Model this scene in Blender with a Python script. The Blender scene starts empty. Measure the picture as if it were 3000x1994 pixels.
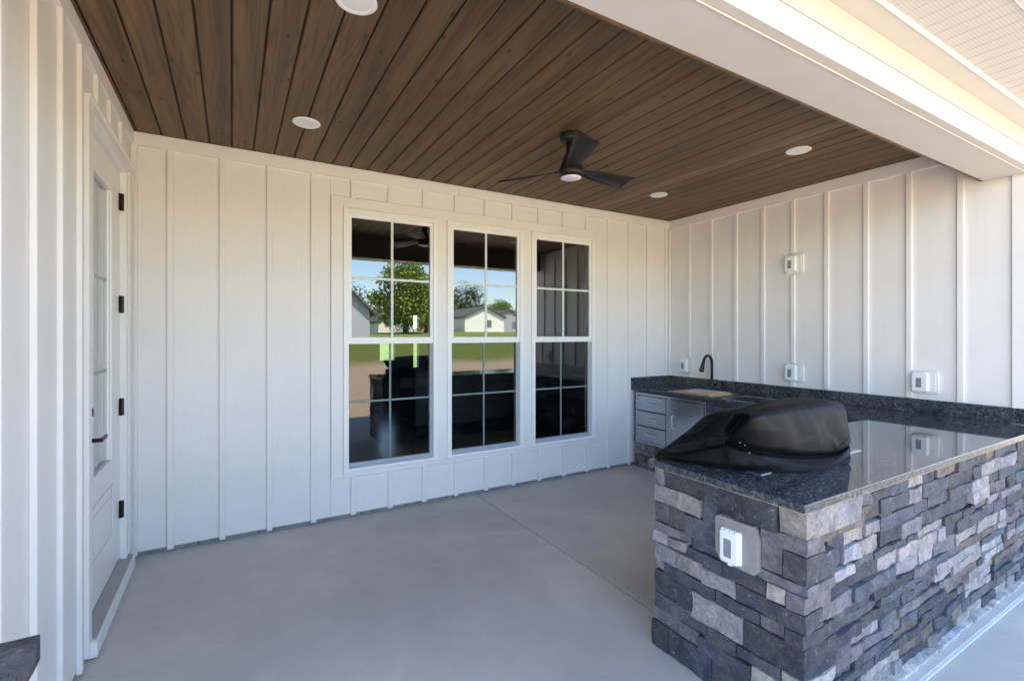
import bpy, bmesh, math, random
from mathutils import Vector, Matrix, noise
R = math.radians
SC = bpy.context.scene
COL = SC.collection

# ------------------------------------------------------------------ camera
cam_d = bpy.data.cameras.new('camera')
cam_d.sensor_width = 36.0
cam_d.lens = 36.0 * 1406 / 3000
cam_d.shift_y = -(997 - 978) / 3000.0
cam_d.clip_start = 0.05
cam_d.clip_end = 1500
cam = bpy.data.objects.new('camera', cam_d); COL.objects.link(cam)
cam.location = (0, 0, 1.587)
cam.rotation_euler = (R(90), 0, R(-30.25))
SC.camera = cam

# ------------------------------------------------------------------ light
SUN_EL, SUN_AZ = 62.0, 22.0          # azimuth: degrees from +Y (behind the house) towards +X
W = bpy.data.worlds.new('World'); SC.world = W; W.use_nodes = True
wn = W.node_tree; wn.nodes.clear()
sky = wn.nodes.new('ShaderNodeTexSky'); sky.sky_type = 'NISHITA'; sky.sun_disc = False
sky.sun_elevation = R(SUN_EL); sky.sun_rotation = R(SUN_AZ)
sky.air_density = 1.0; sky.dust_density = 0.6; sky.ozone_density = 2.0
bg = wn.nodes.new('ShaderNodeBackground'); bg.inputs[1].default_value = 0.15
wo = wn.nodes.new('ShaderNodeOutputWorld')
wn.links.new(sky.outputs[0], bg.inputs[0]); wn.links.new(bg.outputs[0], wo.inputs[0])
sl = bpy.data.lights.new('sun', 'SUN'); sl.energy = 5.0; sl.angle = R(0.53); sl.color = (1.0, 0.93, 0.82)
so = bpy.data.objects.new('sun', sl); COL.objects.link(so)
sd = Vector((math.sin(R(SUN_AZ)) * math.cos(R(SUN_EL)), math.cos(R(SUN_AZ)) * math.cos(R(SUN_EL)), math.sin(R(SUN_EL))))
so.rotation_euler = sd.to_track_quat('Z', 'Y').to_euler()
so.location = (0, 20, 30)
SC.view_settings.view_transform = 'Standard'; SC.view_settings.look = 'None'
SC.view_settings.exposure = 2.72; SC.view_settings.gamma = 1.0
SC.view_settings.use_curve_mapping = False
SC.render.engine = 'CYCLES'
SC.cycles.max_bounces = 10; SC.cycles.diffuse_bounces = 6; SC.cycles.glossy_bounces = 5
SC.cycles.transparent_max_bounces = 12

# ------------------------------------------------------------------ materials
def mat_new(name):
    m = bpy.data.materials.new(name); m.use_nodes = True
    nt = m.node_tree; b = nt.nodes['Principled BSDF']
    return m, nt, b
def N(nt, t, **k):
    n = nt.nodes.new(t)
    for a, v in k.items(): setattr(n, a, v)
    return n
def coords(nt, scale=(1, 1, 1), rnd=0.0):
    tc = N(nt, 'ShaderNodeTexCoord'); mp = N(nt, 'ShaderNodeMapping')
    mp.inputs['Scale'].default_value = scale
    nt.links.new(tc.outputs['Object'], mp.inputs['Vector'])
    if rnd:
        oi = N(nt, 'ShaderNodeObjectInfo'); mu = N(nt, 'ShaderNodeMath', operation='MULTIPLY'); mu.inputs[1].default_value = rnd
        nt.links.new(oi.outputs['Random'], mu.inputs[0])
        cx = N(nt, 'ShaderNodeCombineXYZ')
        for i in range(3): nt.links.new(mu.outputs[0], cx.inputs[i])
        nt.links.new(cx.outputs[0], mp.inputs['Location'])
    return mp.outputs[0]
def tnoise(nt, vec, scale, detail=4, rough=0.55, dist=0.0):
    n = N(nt, 'ShaderNodeTexNoise'); n.inputs['Scale'].default_value = scale
    n.inputs['Detail'].default_value = detail; n.inputs['Roughness'].default_value = rough
    n.inputs['Distortion'].default_value = dist
    nt.links.new(vec, n.inputs['Vector']); return n.outputs['Fac']
def ramp(nt, fac, stops):
    r = N(nt, 'ShaderNodeValToRGB'); el = r.color_ramp.elements
    while len(el) < len(stops): el.new(0.5)
    for e, (p, c) in zip(el, stops):
        e.position = p; e.color = (c[0], c[1], c[2], 1)
    nt.links.new(fac, r.inputs[0]); return r.outputs[0]
def mixc(nt, fac, a, b, mode='MIX'):
    m = N(nt, 'ShaderNodeMix', data_type='RGBA', blend_type=mode)
    for s, v in ((0, fac), (6, a), (7, b)):
        if isinstance(v, (int, float)): m.inputs[s].default_value = v
        elif isinstance(v, tuple): m.inputs[s].default_value = (v[0], v[1], v[2], 1)
        else: nt.links.new(v, m.inputs[s])
    return m.outputs[2]
def bump(nt, b, h, strength, dist=0.01, prev=None):
    n = N(nt, 'ShaderNodeBump'); n.inputs['Strength'].default_value = strength; n.inputs['Distance'].default_value = dist
    nt.links.new(h, n.inputs['Height'])
    if prev is not None: nt.links.new(prev, n.inputs['Normal'])
    nt.links.new(n.outputs[0], b.inputs['Normal']); return n.outputs[0]
def simple(name, col, rough=0.5, metal=0.0, var=0.0, vscale=6, bmp=0.0, bscale=80, spec=0.5):
    m, nt, b = mat_new(name)
    b.inputs['Roughness'].default_value = rough; b.inputs['Metallic'].default_value = metal
    b.inputs['Specular IOR Level'].default_value = spec
    v = coords(nt)
    f = tnoise(nt, v, vscale, 5)
    lo = tuple(c * (1 - var) for c in col); hi = tuple(min(1, c * (1 + var)) for c in col)
    nt.links.new(ramp(nt, f, [(0.3, lo), (0.7, hi)]), b.inputs['Base Color'])
    if bmp: bump(nt, b, tnoise(nt, v, bscale, 4), bmp, 0.002)
    return m

def siding_mat(name, col, along='z', strength=0.35):
    """painted fibre-cement board with pressed cedar grain"""
    m, nt, b = mat_new(name)
    sc = {'z': (1, 1, 0.045), 'x': (0.045, 1, 1), 'y': (1, 0.045, 1)}[along]
    v = coords(nt, sc, rnd=7.0)
    g = tnoise(nt, v, 95, 5, 0.6, 0.8)
    g2 = tnoise(nt, v, 30, 3, 0.5, 1.2)
    ad = N(nt, 'ShaderNodeMath', operation='ADD'); nt.links.new(g, ad.inputs[0]); nt.links.new(g2, ad.inputs[1])
    v2 = coords(nt, (1, 1, 1))
    dirt = tnoise(nt, v2, 2.3, 5, 0.6)
    c = ramp(nt, dirt, [(0.3, tuple(x * 0.94 for x in col)), (0.65, col)])
    nt.links.new(c, b.inputs['Base Color'])
    b.inputs['Roughness'].default_value = 0.5
    b.inputs['Specular IOR Level'].default_value = 0.4
    bump(nt, b, ad.outputs[0], strength, 0.0022)
    return m
PAINT = (0.80, 0.775, 0.755)
M = {}
M['siding'] = siding_mat('painted_siding', PAINT, 'z', 0.48)
M['batten'] = siding_mat('painted_batten', PAINT, 'z', 0.28)
M['trimx'] = siding_mat('painted_trim_x', PAINT, 'x', 0.22)
M['trimy'] = siding_mat('painted_trim_y', PAINT, 'y', 0.22)
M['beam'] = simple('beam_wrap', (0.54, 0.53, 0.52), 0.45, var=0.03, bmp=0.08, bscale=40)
M['vinyl'] = simple('white_vinyl', (0.82, 0.82, 0.82), 0.35, var=0.02)
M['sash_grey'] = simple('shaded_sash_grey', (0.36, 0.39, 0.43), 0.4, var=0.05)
M['muntin'] = simple('pale_grille_bar', (0.66, 0.72, 0.70), 0.4, var=0.03)
M['white_plastic'] = simple('white_plastic', (0.82, 0.83, 0.84), 0.3, var=0.02)
M['block'] = simple('mounting_block_white', (0.74, 0.725, 0.69), 0.45, var=0.03)
M['dim_plastic'] = simple('smoky_outlet_window', (0.24, 0.24, 0.27), 0.15, var=0.2)
M['door_paint'] = simple('door_paint', (0.80, 0.79, 0.77), 0.35, var=0.02)
M['black'] = simple('matte_black_metal', (0.008, 0.008, 0.009), 0.5, var=0.2, bmp=0.05)
M['bronze'] = simple('dark_bronze_metal', (0.03, 0.022, 0.02), 0.4, metal=0.5, var=0.2)
M['sill'] = simple('aluminium_threshold', (0.34, 0.325, 0.31), 0.4, metal=0.4, var=0.08)
M['gasket'] = simple('black_gasket', (0.01, 0.01, 0.012), 0.6)
M['foundation'] = simple('foundation_block', (0.20, 0.21, 0.20), 0.9, var=0.25, vscale=14, bmp=0.5, bscale=60)
M['lens'] = simple('white_lens', (0.80, 0.80, 0.80), 0.35, var=0.01)
M['lens2'] = simple('fan_lens', (0.80, 0.78, 0.92), 0.3, var=0.01)
M['mortar'] = simple('grey_mortar', (0.06, 0.06, 0.065), 0.95, var=0.2, bmp=0.5)
M['wood_edge'] = simple('pine_cutting_board', (0.55, 0.34, 0.14), 0.5, var=0.2, vscale=20)
M['board_face'] = simple('pale_board_face', (0.52, 0.46, 0.42), 0.5, var=0.1, vscale=8)
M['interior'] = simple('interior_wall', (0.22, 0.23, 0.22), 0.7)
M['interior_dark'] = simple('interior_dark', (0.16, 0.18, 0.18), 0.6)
M['shingle'] = simple('roof_shingle', (0.09, 0.085, 0.08), 0.9, var=0.3, vscale=30, bmp=0.5)
M['plate'] = simple('taupe_stone_plate', (0.27, 0.25, 0.24), 0.8, var=0.12, vscale=25, bmp=0.25, bscale=120)
M['raw_edge'] = simple('raw_stone_edge', (0.34, 0.29, 0.22), 0.8, var=0.4, vscale=40)
M['lit_edge'] = simple('pale_lit_edge', (0.60, 0.60, 0.58), 0.7, var=0.1)

# stained tongue and groove planks
def plank_mat(name, dark, mid, light, boost=1.0):
    m, nt, b = mat_new(name)
    v = coords(nt, (1, 0.06, 1), rnd=31.0)
    vk = coords(nt, (1, 0.42, 1), rnd=31.0)
    # growth-ring field warped by a slow noise, gives cathedral figure
    slow = tnoise(nt, v, 9.0, 2, 0.5, 0.5)
    mu = N(nt, 'ShaderNodeMath', operation='MULTIPLY'); mu.inputs[1].default_value = 16.0
    nt.links.new(slow, mu.inputs[0])
    fr = N(nt, 'ShaderNodeMath', operation='PINGPONG'); fr.inputs[1].default_value = 1.0
    nt.links.new(mu.outputs[0], fr.inputs[0])
    fine = tnoise(nt, v, 130, 4, 0.65, 0.4)
    blot = tnoise(nt, v, 8.0, 5, 0.65, 0.6)
    c = ramp(nt, blot, [(0.30, dark), (0.52, mid), (0.75, light)])
    rr = ramp(nt, fr.outputs[0], [(0.0, (0.62, 0.6, 0.6)), (0.35, (0.95, 0.95, 0.95)), (1.0, (1.15, 1.1, 1.05))])
    c = mixc(nt, 0.8, c, rr, 'MULTIPLY')
    fr2 = ramp(nt, fine, [(0.3, (0.65, 0.65, 0.67)), (0.7, (1.15, 1.12, 1.1))])
    c = mixc(nt, 0.45, c, fr2, 'MULTIPLY')
    # knots
    vo = N(nt, 'ShaderNodeTexVoronoi', voronoi_dimensions='2D'); vo.inputs['Scale'].default_value = 3.6
    nt.links.new(vk, vo.inputs['Vector'])
    kn = ramp(nt, vo.outputs['Distance'], [(0.0, (0.12, 0.09, 0.07)), (0.020, (0.35, 0.28, 0.22)), (0.045, (1, 1, 1))])
    c = mixc(nt, 0.9, c, kn, 'MULTIPLY')
    oi = N(nt, 'ShaderNodeObjectInfo')
    tint = ramp(nt, oi.outputs['Random'], [(0.0, (0.84, 0.85, 0.88)), (0.5, (0.97, 0.97, 0.96)), (1.0, (1.12, 1.07, 0.99))])
    c = mixc(nt, 1.0, c, tint, 'MULTIPLY')
    nt.links.new(c, b.inputs['Base Color'])
    b.inputs['Roughness'].default_value = 0.52; b.inputs['Specular IOR Level'].default_value = 0.35
    bump(nt, b, fine, 0.25, 0.0015)
    return m
M['plank'] = plank_mat('stained_plank', (0.086, 0.056, 0.032), (0.132, 0.082, 0.040), (0.205, 0.118, 0.048))
M['plank_pale'] = plank_mat('greyed_plank', (0.125, 0.088, 0.060), (0.18, 0.125, 0.082), (0.27, 0.185, 0.115))

# concrete
def concrete(name, a, b_, c_):
    m, nt, b = mat_new(name)
    v = coords(nt)
    big = tnoise(nt, v, 0.9, 4, 0.55, 0.4); mid = tnoise(nt, v, 5.5, 5, 0.6, 0.3); fine = tnoise(nt, v, 160, 3, 0.6)
    c = ramp(nt, big, [(0.3, a), (0.55, b_), (0.75, c_)])
    c = mixc(nt, 0.55, c, ramp(nt, mid, [(0.3, (0.86, 0.86, 0.87)), (0.6, (1.01, 1.01, 1.0)), (0.8, (1.09, 1.07, 1.05))]), 'MULTIPLY')
    c = mixc(nt, 0.5, c, ramp(nt, fine, [(0.3, (0.86, 0.86, 0.86)), (0.7, (1.1, 1.1, 1.1))]), 'MULTIPLY')
    vo = N(nt, 'ShaderNodeTexVoronoi', voronoi_dimensions='2D'); vo.inputs['Scale'].default_value = 2.1; nt.links.new(v, vo.inputs['Vector'])
    sp = ramp(nt, vo.outputs['Distance'], [(0.0, (0.6, 0.58, 0.55)), (0.009, (0.75, 0.73, 0.7)), (0.016, (1, 1, 1))])
    c = mixc(nt, 0.6, c, sp, 'MULTIPLY')
    nt.links.new(c, b.inputs['Base Color']); b.inputs['Roughness'].default_value = 0.62
    b.inputs['Specular IOR Level'].default_value = 0.35
    ad = N(nt, 'ShaderNodeMath', operation='ADD'); nt.links.new(mid, ad.inputs[0]); nt.links.new(fine, ad.inputs[1])
    bump(nt, b, ad.outputs[0], 0.12, 0.002)
    return m
M['concrete'] = concrete('porch_concrete', (0.47, 0.435, 0.40), (0.56, 0.515, 0.47), (0.65, 0.595, 0.54))
M['concrete_pale'] = concrete('patio_concrete', (0.42, 0.385, 0.34), (0.49, 0.45, 0.395), (0.56, 0.515, 0.45))

# granite
def granite(name, rough, lift=1.0):
    m, nt, b = mat_new(name)
    v = coords(nt)
    a = tnoise(nt, v, 56, 6, 0.8, 1.0); f = tnoise(nt, v, 170, 3, 0.6)
    c = ramp(nt, a, [(0.38, (0.008 * lift, 0.011 * lift, 0.015 * lift)), (0.49, (0.030 * lift, 0.038 * lift, 0.045 * lift)), (0.57, (0.10 * lift, 0.112 * lift, 0.12 * lift)), (0.70, (0.26 * lift, 0.265 * lift, 0.26 * lift))])
    c = mixc(nt, 0.6, c, ramp(nt, f, [(0.35, (0.5, 0.5, 0.55)), (0.7, (1.5, 1.45, 1.35))]), 'MULTIPLY')
    nt.links.new(c, b.inputs['Base Color']); b.inputs['Roughness'].default_value = rough
    b.inputs['Specular IOR Level'].default_value = 0.6 if rough < 0.2 else 0.4
    return m
M['granite'] = granite('polished_dark_granite', 0.035)
M['granite_edge'] = granite('honed_granite_edge', 0.35, 1.15)

def steel_mat():
    m, nt, b = mat_new('brushed_steel')
    v = coords(nt, (1, 1, 0.02)); f = tnoise(nt, v, 300, 3)
    nt.links.new(ramp(nt, f, [(0.3, (0.40, 0.42, 0.45)), (0.7, (0.49, 0.51, 0.54))]), b.inputs['Base Color'])
    b.inputs['Metallic'].default_value = 1.0; b.inputs['Roughness'].default_value = 0.24
    bump(nt, b, f, 0.12, 0.0005); return m
M['steel'] = steel_mat()
M['steel_rim'] = simple('steel_rim', (0.62, 0.63, 0.64), 0.28, metal=1.0)
M['steel_bright'] = simple('polished_handle', (0.72, 0.73, 0.74), 0.32, metal=0.6)

def stone_mat():
    m, nt, b = mat_new('ledge_stone')
    oi = N(nt, 'ShaderNodeObjectInfo')
    v = coords(nt, (1, 1, 1), rnd=13.0)
    a = tnoise(nt, v, 9, 6, 0.65, 0.8); f = tnoise(nt, v, 55, 5, 0.7, 0.3); g = tnoise(nt, v, 3.2, 3, 0.5)
    tone = ramp(nt, a, [(0.25, (0.42, 0.43, 0.47)), (0.5, (0.95, 0.95, 0.96)), (0.75, (1.65, 1.52, 1.38))])
    c = mixc(nt, 1.0, oi.outputs['Color'], tone, 'MULTIPLY')
    c = mixc(nt, 0.65, c, ramp(nt, f, [(0.3, (0.5, 0.5, 0.53)), (0.7, (1.5, 1.45, 1.38))]), 'MULTIPLY')
    c = mixc(nt, 0.45, c, ramp(nt, g, [(0.35, (0.75, 0.85, 1.1)), (0.6, (1.1, 1.0, 0.88))]), 'MULTIPLY')
    # pale lime bloom in flecks
    h = tnoise(nt, v, 30, 4, 0.8, 0.5)
    c = mixc(nt, ramp(nt, h, [(0.60, (0, 0, 0)), (0.70, (0.65, 0.65, 0.65))]), c, (0.34, 0.34, 0.35))
    nt.links.new(c, b.inputs['Base Color']); b.inputs['Roughness'].default_value = 0.78
    b.inputs['Specular IOR Level'].default_value = 0.3
    ad = N(nt, 'ShaderNodeMath', operation='ADD'); nt.links.new(a, ad.inputs[0]); nt.links.new(f, ad.inputs[1])
    bump(nt, b, ad.outputs[0], 0.7, 0.007)
    return m
M['stone'] = stone_mat()

def cover_mat():
    m, nt, b = mat_new('black_vinyl_cover')
    v = coords(nt)
    f = tnoise(nt, v, 7, 4, 0.55, 0.6); w = tnoise(nt, v, 420, 2)
    nt.links.new(ramp(nt, f, [(0.3, (0.0055, 0.006, 0.0075)), (0.7, (0.010, 0.0095, 0.0100))]), b.inputs['Base Color'])
    b.inputs['Roughness'].default_value = 0.56; b.inputs['Specular IOR Level'].default_value = 0.12
    f2 = tnoise(nt, v, 26, 4, 0.6, 1.0)
    n1 = bump(nt, b, f2, 0.22, 0.006); bump(nt, b, w, 0.12, 0.0008, n1)
    return m
M['cover'] = cover_mat()

def glass_mat(name, tint=(0.62, 0.66, 0.64), ior=2.25):
    m, nt, b = mat_new(name); nt.nodes.remove(b)
    out = [n for n in nt.nodes if n.type == 'OUTPUT_MATERIAL'][0]
    tr = N(nt, 'ShaderNodeBsdfTransparent'); tr.inputs[0].default_value = (*tint, 1)
    gl = N(nt, 'ShaderNodeBsdfGlossy'); gl.inputs['Roughness'].default_value = 0.0; gl.inputs[0].default_value = (0.96, 0.98, 1, 1)
    fr = N(nt, 'ShaderNodeFresnel'); fr.inputs[0].default_value = ior
    v = coords(nt); wv = tnoise(nt, v, 1.6, 1, 0.3)
    bp = N(nt, 'ShaderNodeBump'); bp.inputs['Strength'].default_value = 0.05; bp.inputs['Distance'].default_value = 0.01
    nt.links.new(wv, bp.inputs['Height']); nt.links.new(bp.outputs[0], gl.inputs['Normal'])
    mx = N(nt, 'ShaderNodeMixShader')
    nt.links.new(fr.outputs[0], mx.inputs[0]); nt.links.new(tr.outputs[0], mx.inputs[1]); nt.links.new(gl.outputs[0], mx.inputs[2])
    nt.links.new(mx.outputs[0], out.inputs[0])
    return m
M['glass'] = glass_mat('window_glass')
M['glass_low'] = glass_mat('screened_lower_glass', (0.50, 0.56, 0.56), 1.8)
M['glass_door'] = glass_mat('door_glass', (0.5, 0.52, 0.5), 2.5)

def soffit_mat():
    m, nt, b = mat_new('perforated_vinyl')
    v = coords(nt)
    sx = N(nt, 'ShaderNodeSeparateXYZ'); nt.links.new(v, sx.inputs[0])
    def cyc(o, per, width):
        d = N(nt, 'ShaderNodeMath', operation='DIVIDE'); d.inputs[1].default_value = per; nt.links.new(o, d.inputs[0])
        f = N(nt, 'ShaderNodeMath', operation='FRACT'); nt.links.new(d.outputs[0], f.inputs[0])
        l = N(nt, 'ShaderNodeMath', operation='LESS_THAN'); l.inputs[1].default_value = width; nt.links.new(f.outputs[0], l.inputs[0])
        return l.outputs[0]
    a = cyc(sx.outputs[0], 0.0115, 0.62); c = cyc(sx.outputs[1], 0.0125, 0.26)
    mu = N(nt, 'ShaderNodeMath', operation='MULTIPLY'); nt.links.new(a, mu.inputs[0]); nt.links.new(c, mu.inputs[1])
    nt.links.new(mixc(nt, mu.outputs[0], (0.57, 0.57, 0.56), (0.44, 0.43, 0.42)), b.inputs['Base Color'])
    b.inputs['Roughness'].default_value = 0.45
    return m
M['soffit'] = soffit_mat()

def ground_mat():
    m, nt, b = mat_new('lawn_and_bare_soil')
    v = coords(nt)
    sx = N(nt, 'ShaderNodeSeparateXYZ'); nt.links.new(v, sx.inputs[0])
    nz = tnoise(nt, v, 0.35, 4, 0.6); fine = tnoise(nt, v, 9, 5, 0.65); sml = tnoise(nt, v, 1.2, 4)
    mu = N(nt, 'ShaderNodeMath', operation='MULTIPLY_ADD'); mu.inputs[1].default_value = 5.0
    nt.links.new(nz, mu.inputs[0]); nt.links.new(sx.outputs[1], mu.inputs[2])
    lt = N(nt, 'ShaderNodeMapRange'); lt.inputs[1].default_value = -12.5; lt.inputs[2].default_value = -15.0
    nt.links.new(mu.outputs[0], lt.inputs[0])
    g = ramp(nt, fine, [(0.3, (0.085, 0.12, 0.022)), (0.55, (0.15, 0.19, 0.030)), (0.75, (0.23, 0.24, 0.05))])
    g = mixc(nt, 0.6, g, ramp(nt, sml, [(0.3, (0.7, 0.8, 0.7)), (0.7, (1.3, 1.15, 1.1))]), 'MULTIPLY')
    s = ramp(nt, fine, [(0.3, (0.34, 0.255, 0.165)), (0.7, (0.51, 0.385, 0.255))])
    c = mixc(nt, lt.outputs[0], s, g)
    # front yard (beyond the house) is lawn too
    gt = N(nt, 'ShaderNodeMath', operation='GREATER_THAN'); gt.inputs[1].default_value = 12.0; nt.links.new(sx.outputs[1], gt.inputs[0])
    c = mixc(nt, gt.outputs[0], c, g)
    nt.links.new(c, b.inputs['Base Color']); b.inputs['Roughness'].default_value = 0.95
    bump(nt, b, fine, 0.6, 0.05)
    return m
M['ground'] = ground_mat()
def leaf_mat(name, a, c_):
    m, nt, b = mat_new(name)
    v = coords(nt); f = tnoise(nt, v, 1.3, 4); 
    nt.links.new(ramp(nt, f, [(0.3, a), (0.7, c_)]), b.inputs['Base Color']); b.inputs['Roughness'].default_value = 0.6
    b.inputs['Subsurface Weight'].default_value = 0.0
    return m
M['leaf'] = leaf_mat('spring_leaves', (0.09, 0.15, 0.015), (0.22, 0.30, 0.035))
M['leaf_dark'] = leaf_mat('deep_green_leaves', (0.03, 0.05, 0.015), (0.07, 0.10, 0.025))
M['bark'] = simple('bark', (0.10, 0.075, 0.055), 0.9, var=0.3, bmp=0.6, bscale=20)
M['house_white'] = simple('cream_siding', (0.88, 0.84, 0.77), 0.6, var=0.03)
M['house_grey'] = simple('grey_lap_siding', (0.40, 0.40, 0.42), 0.6, var=0.05)
M['wood_fence'] = simple('cedar_fence', (0.34, 0.19, 0.10), 0.8, var=0.2)
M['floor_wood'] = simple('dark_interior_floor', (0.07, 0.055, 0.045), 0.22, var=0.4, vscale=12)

# ------------------------------------------------------------------ mesh helpers
def link(name, bm, mat, parent=None, smooth=False, loc=None):
    me = bpy.data.meshes.new(name)
    bm.normal_update(); bm.to_mesh(me); bm.free()
    if mat is not None: me.materials.append(mat)
    if smooth:
        for p in me.polygons: p.use_smooth = True
    o = bpy.data.objects.new(name, me); COL.objects.link(o)
    if loc is not None: o.location = loc
    if parent is not None: o.parent = parent
    return o
def add_box(bm, x0, x1, y0, y1, z0, z1, bev=0.0, seg=1):
    r = bmesh.ops.create_cube(bm, size=1.0)
    vs = r['verts']
    for v in vs:
        v.co = Vector(((x0 + x1) / 2 + v.co.x * abs(x1 - x0), (y0 + y1) / 2 + v.co.y * abs(y1 - y0), (z0 + z1) / 2 + v.co.z * abs(z1 - z0)))
    if bev > 0:
        es = list({e for v in vs for e in v.link_edges})
        bmesh.ops.bevel(bm, geom=es, offset=bev, segments=seg, profile=0.5, affect='EDGES')
    return bm
def box(name, x0, x1, y0, y1, z0, z1, mat, parent=None, bev=0.002, seg=1):
    """box with its object origin at its own centre, so it can be copied and textured by itself"""
    cx, cy, cz = (x0 + x1) / 2, (y0 + y1) / 2, (z0 + z1) / 2
    bm = bmesh.new(); add_box(bm, x0 - cx, x1 - cx, y0 - cy, y1 - cy, z0 - cz, z1 - cz, bev, seg)
    return link(name, bm, mat, parent, loc=(cx, cy, cz))
def empty(name, loc=(0, 0, 0)):
    o = bpy.data.objects.new(name, None); COL.objects.link(o); o.location = loc; o.empty_display_size = 0.1
    return o
def at(root, ch):
    """parent ch (built in world coordinates) to a root that stands at a location"""
    ch.parent = root; ch.location = Vector(ch.location) - Vector(root.location); return ch
def tag(o, label=None, cat=None, group=None, kind=None):
    if label: o['label'] = label
    if cat: o['category'] = cat
    if group: o['group'] = group
    if kind: o['kind'] = kind
    return o
def lathe(prof, seg=32, centers=None):
    """prof: list of (r, z); centers: optional (cx, cy) for every ring"""
    bm = bmesh.new(); rings = []
    for i, (r, z) in enumerate(prof):
        cx, cy = centers[i] if centers else (0, 0)
        if r < 1e-6: rings.append([bm.verts.new((cx, cy, z))])
        else: rings.append([bm.verts.new((cx + r * math.cos(2 * math.pi * k / seg), cy + r * math.sin(2 * math.pi * k / seg), z)) for k in range(seg)])
    for a, b in zip(rings, rings[1:]):
        for k in range(seg):
            k2 = (k + 1) % seg
            if len(a) == 1 and len(b) == 1: continue
            if len(a) == 1: bm.faces.new((a[0], b[k], b[k2]))
            elif len(b) == 1: bm.faces.new((a[k], b[0], a[k2]))
            else: bm.faces.new((a[k], b[k], b[k2], a[k2]))
    bmesh.ops.recalc_face_normals(bm, faces=bm.faces)
    return bm
def tube(pts, rad, seg=12, caps=True):
    bm = bmesh.new(); rings = []
    pts = [Vector(p) for p in pts]
    rads = rad if isinstance(rad, (list, tuple)) else [rad] * len(pts)
    up = None
    for i, p in enumerate(pts):
        t = (pts[min(i + 1, len(pts) - 1)] - pts[max(i - 1, 0)]).normalized()
        if up is None: up = Vector((0, 0, 1)) if abs(t.z) < 0.9 else Vector((1, 0, 0))
        s = t.cross(up).normalized(); u = s.cross(t).normalized(); up = u
        rings.append([bm.verts.new(p + (s * math.cos(a) + u * math.sin(a)) * rads[i]) for a in [2 * math.pi * k / seg for k in range(seg)]])
    for a, b in zip(rings, rings[1:]):
        for k in range(seg): bm.faces.new((a[k], a[(k + 1) % seg], b[(k + 1) % seg], b[k]))
    if caps: bm.faces.new(rings[0]); bm.faces.new(rings[-1])
    bmesh.ops.recalc_face_normals(bm, faces=bm.faces)
    return bm
def prism(poly, z0, z1, bev=0.0):
    """extrude an x-y polygon"""
    bm = bmesh.new()
    a = [bm.verts.new((x, y, z0)) for x, y in poly]; b = [bm.verts.new((x, y, z1)) for x, y in poly]
    bm.faces.new(a[::-1]); bm.faces.new(b)
    n = len(poly)
    for i in range(n): bm.faces.new((a[i], a[(i + 1) % n], b[(i + 1) % n], b[i]))
    bmesh.ops.recalc_face_normals(bm, faces=bm.faces)
    if bev: bmesh.ops.bevel(bm, geom=list(bm.edges), offset=bev, segments=2, profile=0.5, affect='EDGES')
    return bm

XL, XR, YB, ZC = -0.621, 4.838, 4.30, 3.022
TH = 0.02          # how far battens and trim stand proud

# ================================================================== GROUND
bm = bmesh.new()
def gz(x, y):
    z = -0.11
    if y < -15: z += 2.15 * (1 - math.exp(-(-15 - y) / 17.0))
    return z
xs = [-400, -200, -100, -60, -40, -25, -15, -8, 0, 8, 15, 25, 40, 60, 90, 130, 200, 400]
ys = [-500, -300, -200, -150, -120, -100, -88, -80, -70, -60, -50, -40, -34, -30, -26, -23, -20, -18, -16.5, -15, -10, 0, 20, 60, 150, 400]
grid = [[bm.verts.new((x, y, gz(x, y))) for x in xs] for y in ys]
for j in range(len(ys) - 1):
    for i in range(len(xs) - 1):
        bm.faces.new((grid[j][i], grid[j][i + 1], grid[j + 1][i + 1], grid[j + 1][i]))
g = link('ground', bm, M['ground']); tag(g, kind='structure')

# porch slab: two pours with a saw-cut joint
JX = 2.092
slab = empty('floor', (0, 0, 0)); tag(slab, 'smooth grey concrete porch floor with one control joint', kind='structure')
box('slab_panel', -1.6, JX - 0.004, 0.958, 4.36, -0.10, 0.0, M['concrete'], slab, bev=0.003)
box('slab_panel', JX + 0.004, 5.2, 0.958, 4.36, -0.10, 0.0, M['concrete'], slab, bev=0.003)
box('joint_filler', JX - 0.0041, JX + 0.0041, 0.96, 4.35, -0.09, -0.006, M['gasket'], slab, bev=0)
pad = empty('patio', (0, 0, 0)); tag(pad, 'pale concrete patio outside the porch edge', kind='structure')
box('slab_panel', -3.2, 8.5, -0.85, 0.947, -0.12, -0.012, M['concrete_pale'], pad, bev=0.003)
box('lit_edge_strip', -1.6, 8.4, 0.9475, 0.9575, -0.1, -0.002, M['lit_edge'], pad, bev=0)  # lit edge of the slab step, put in as a pale strip

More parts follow.
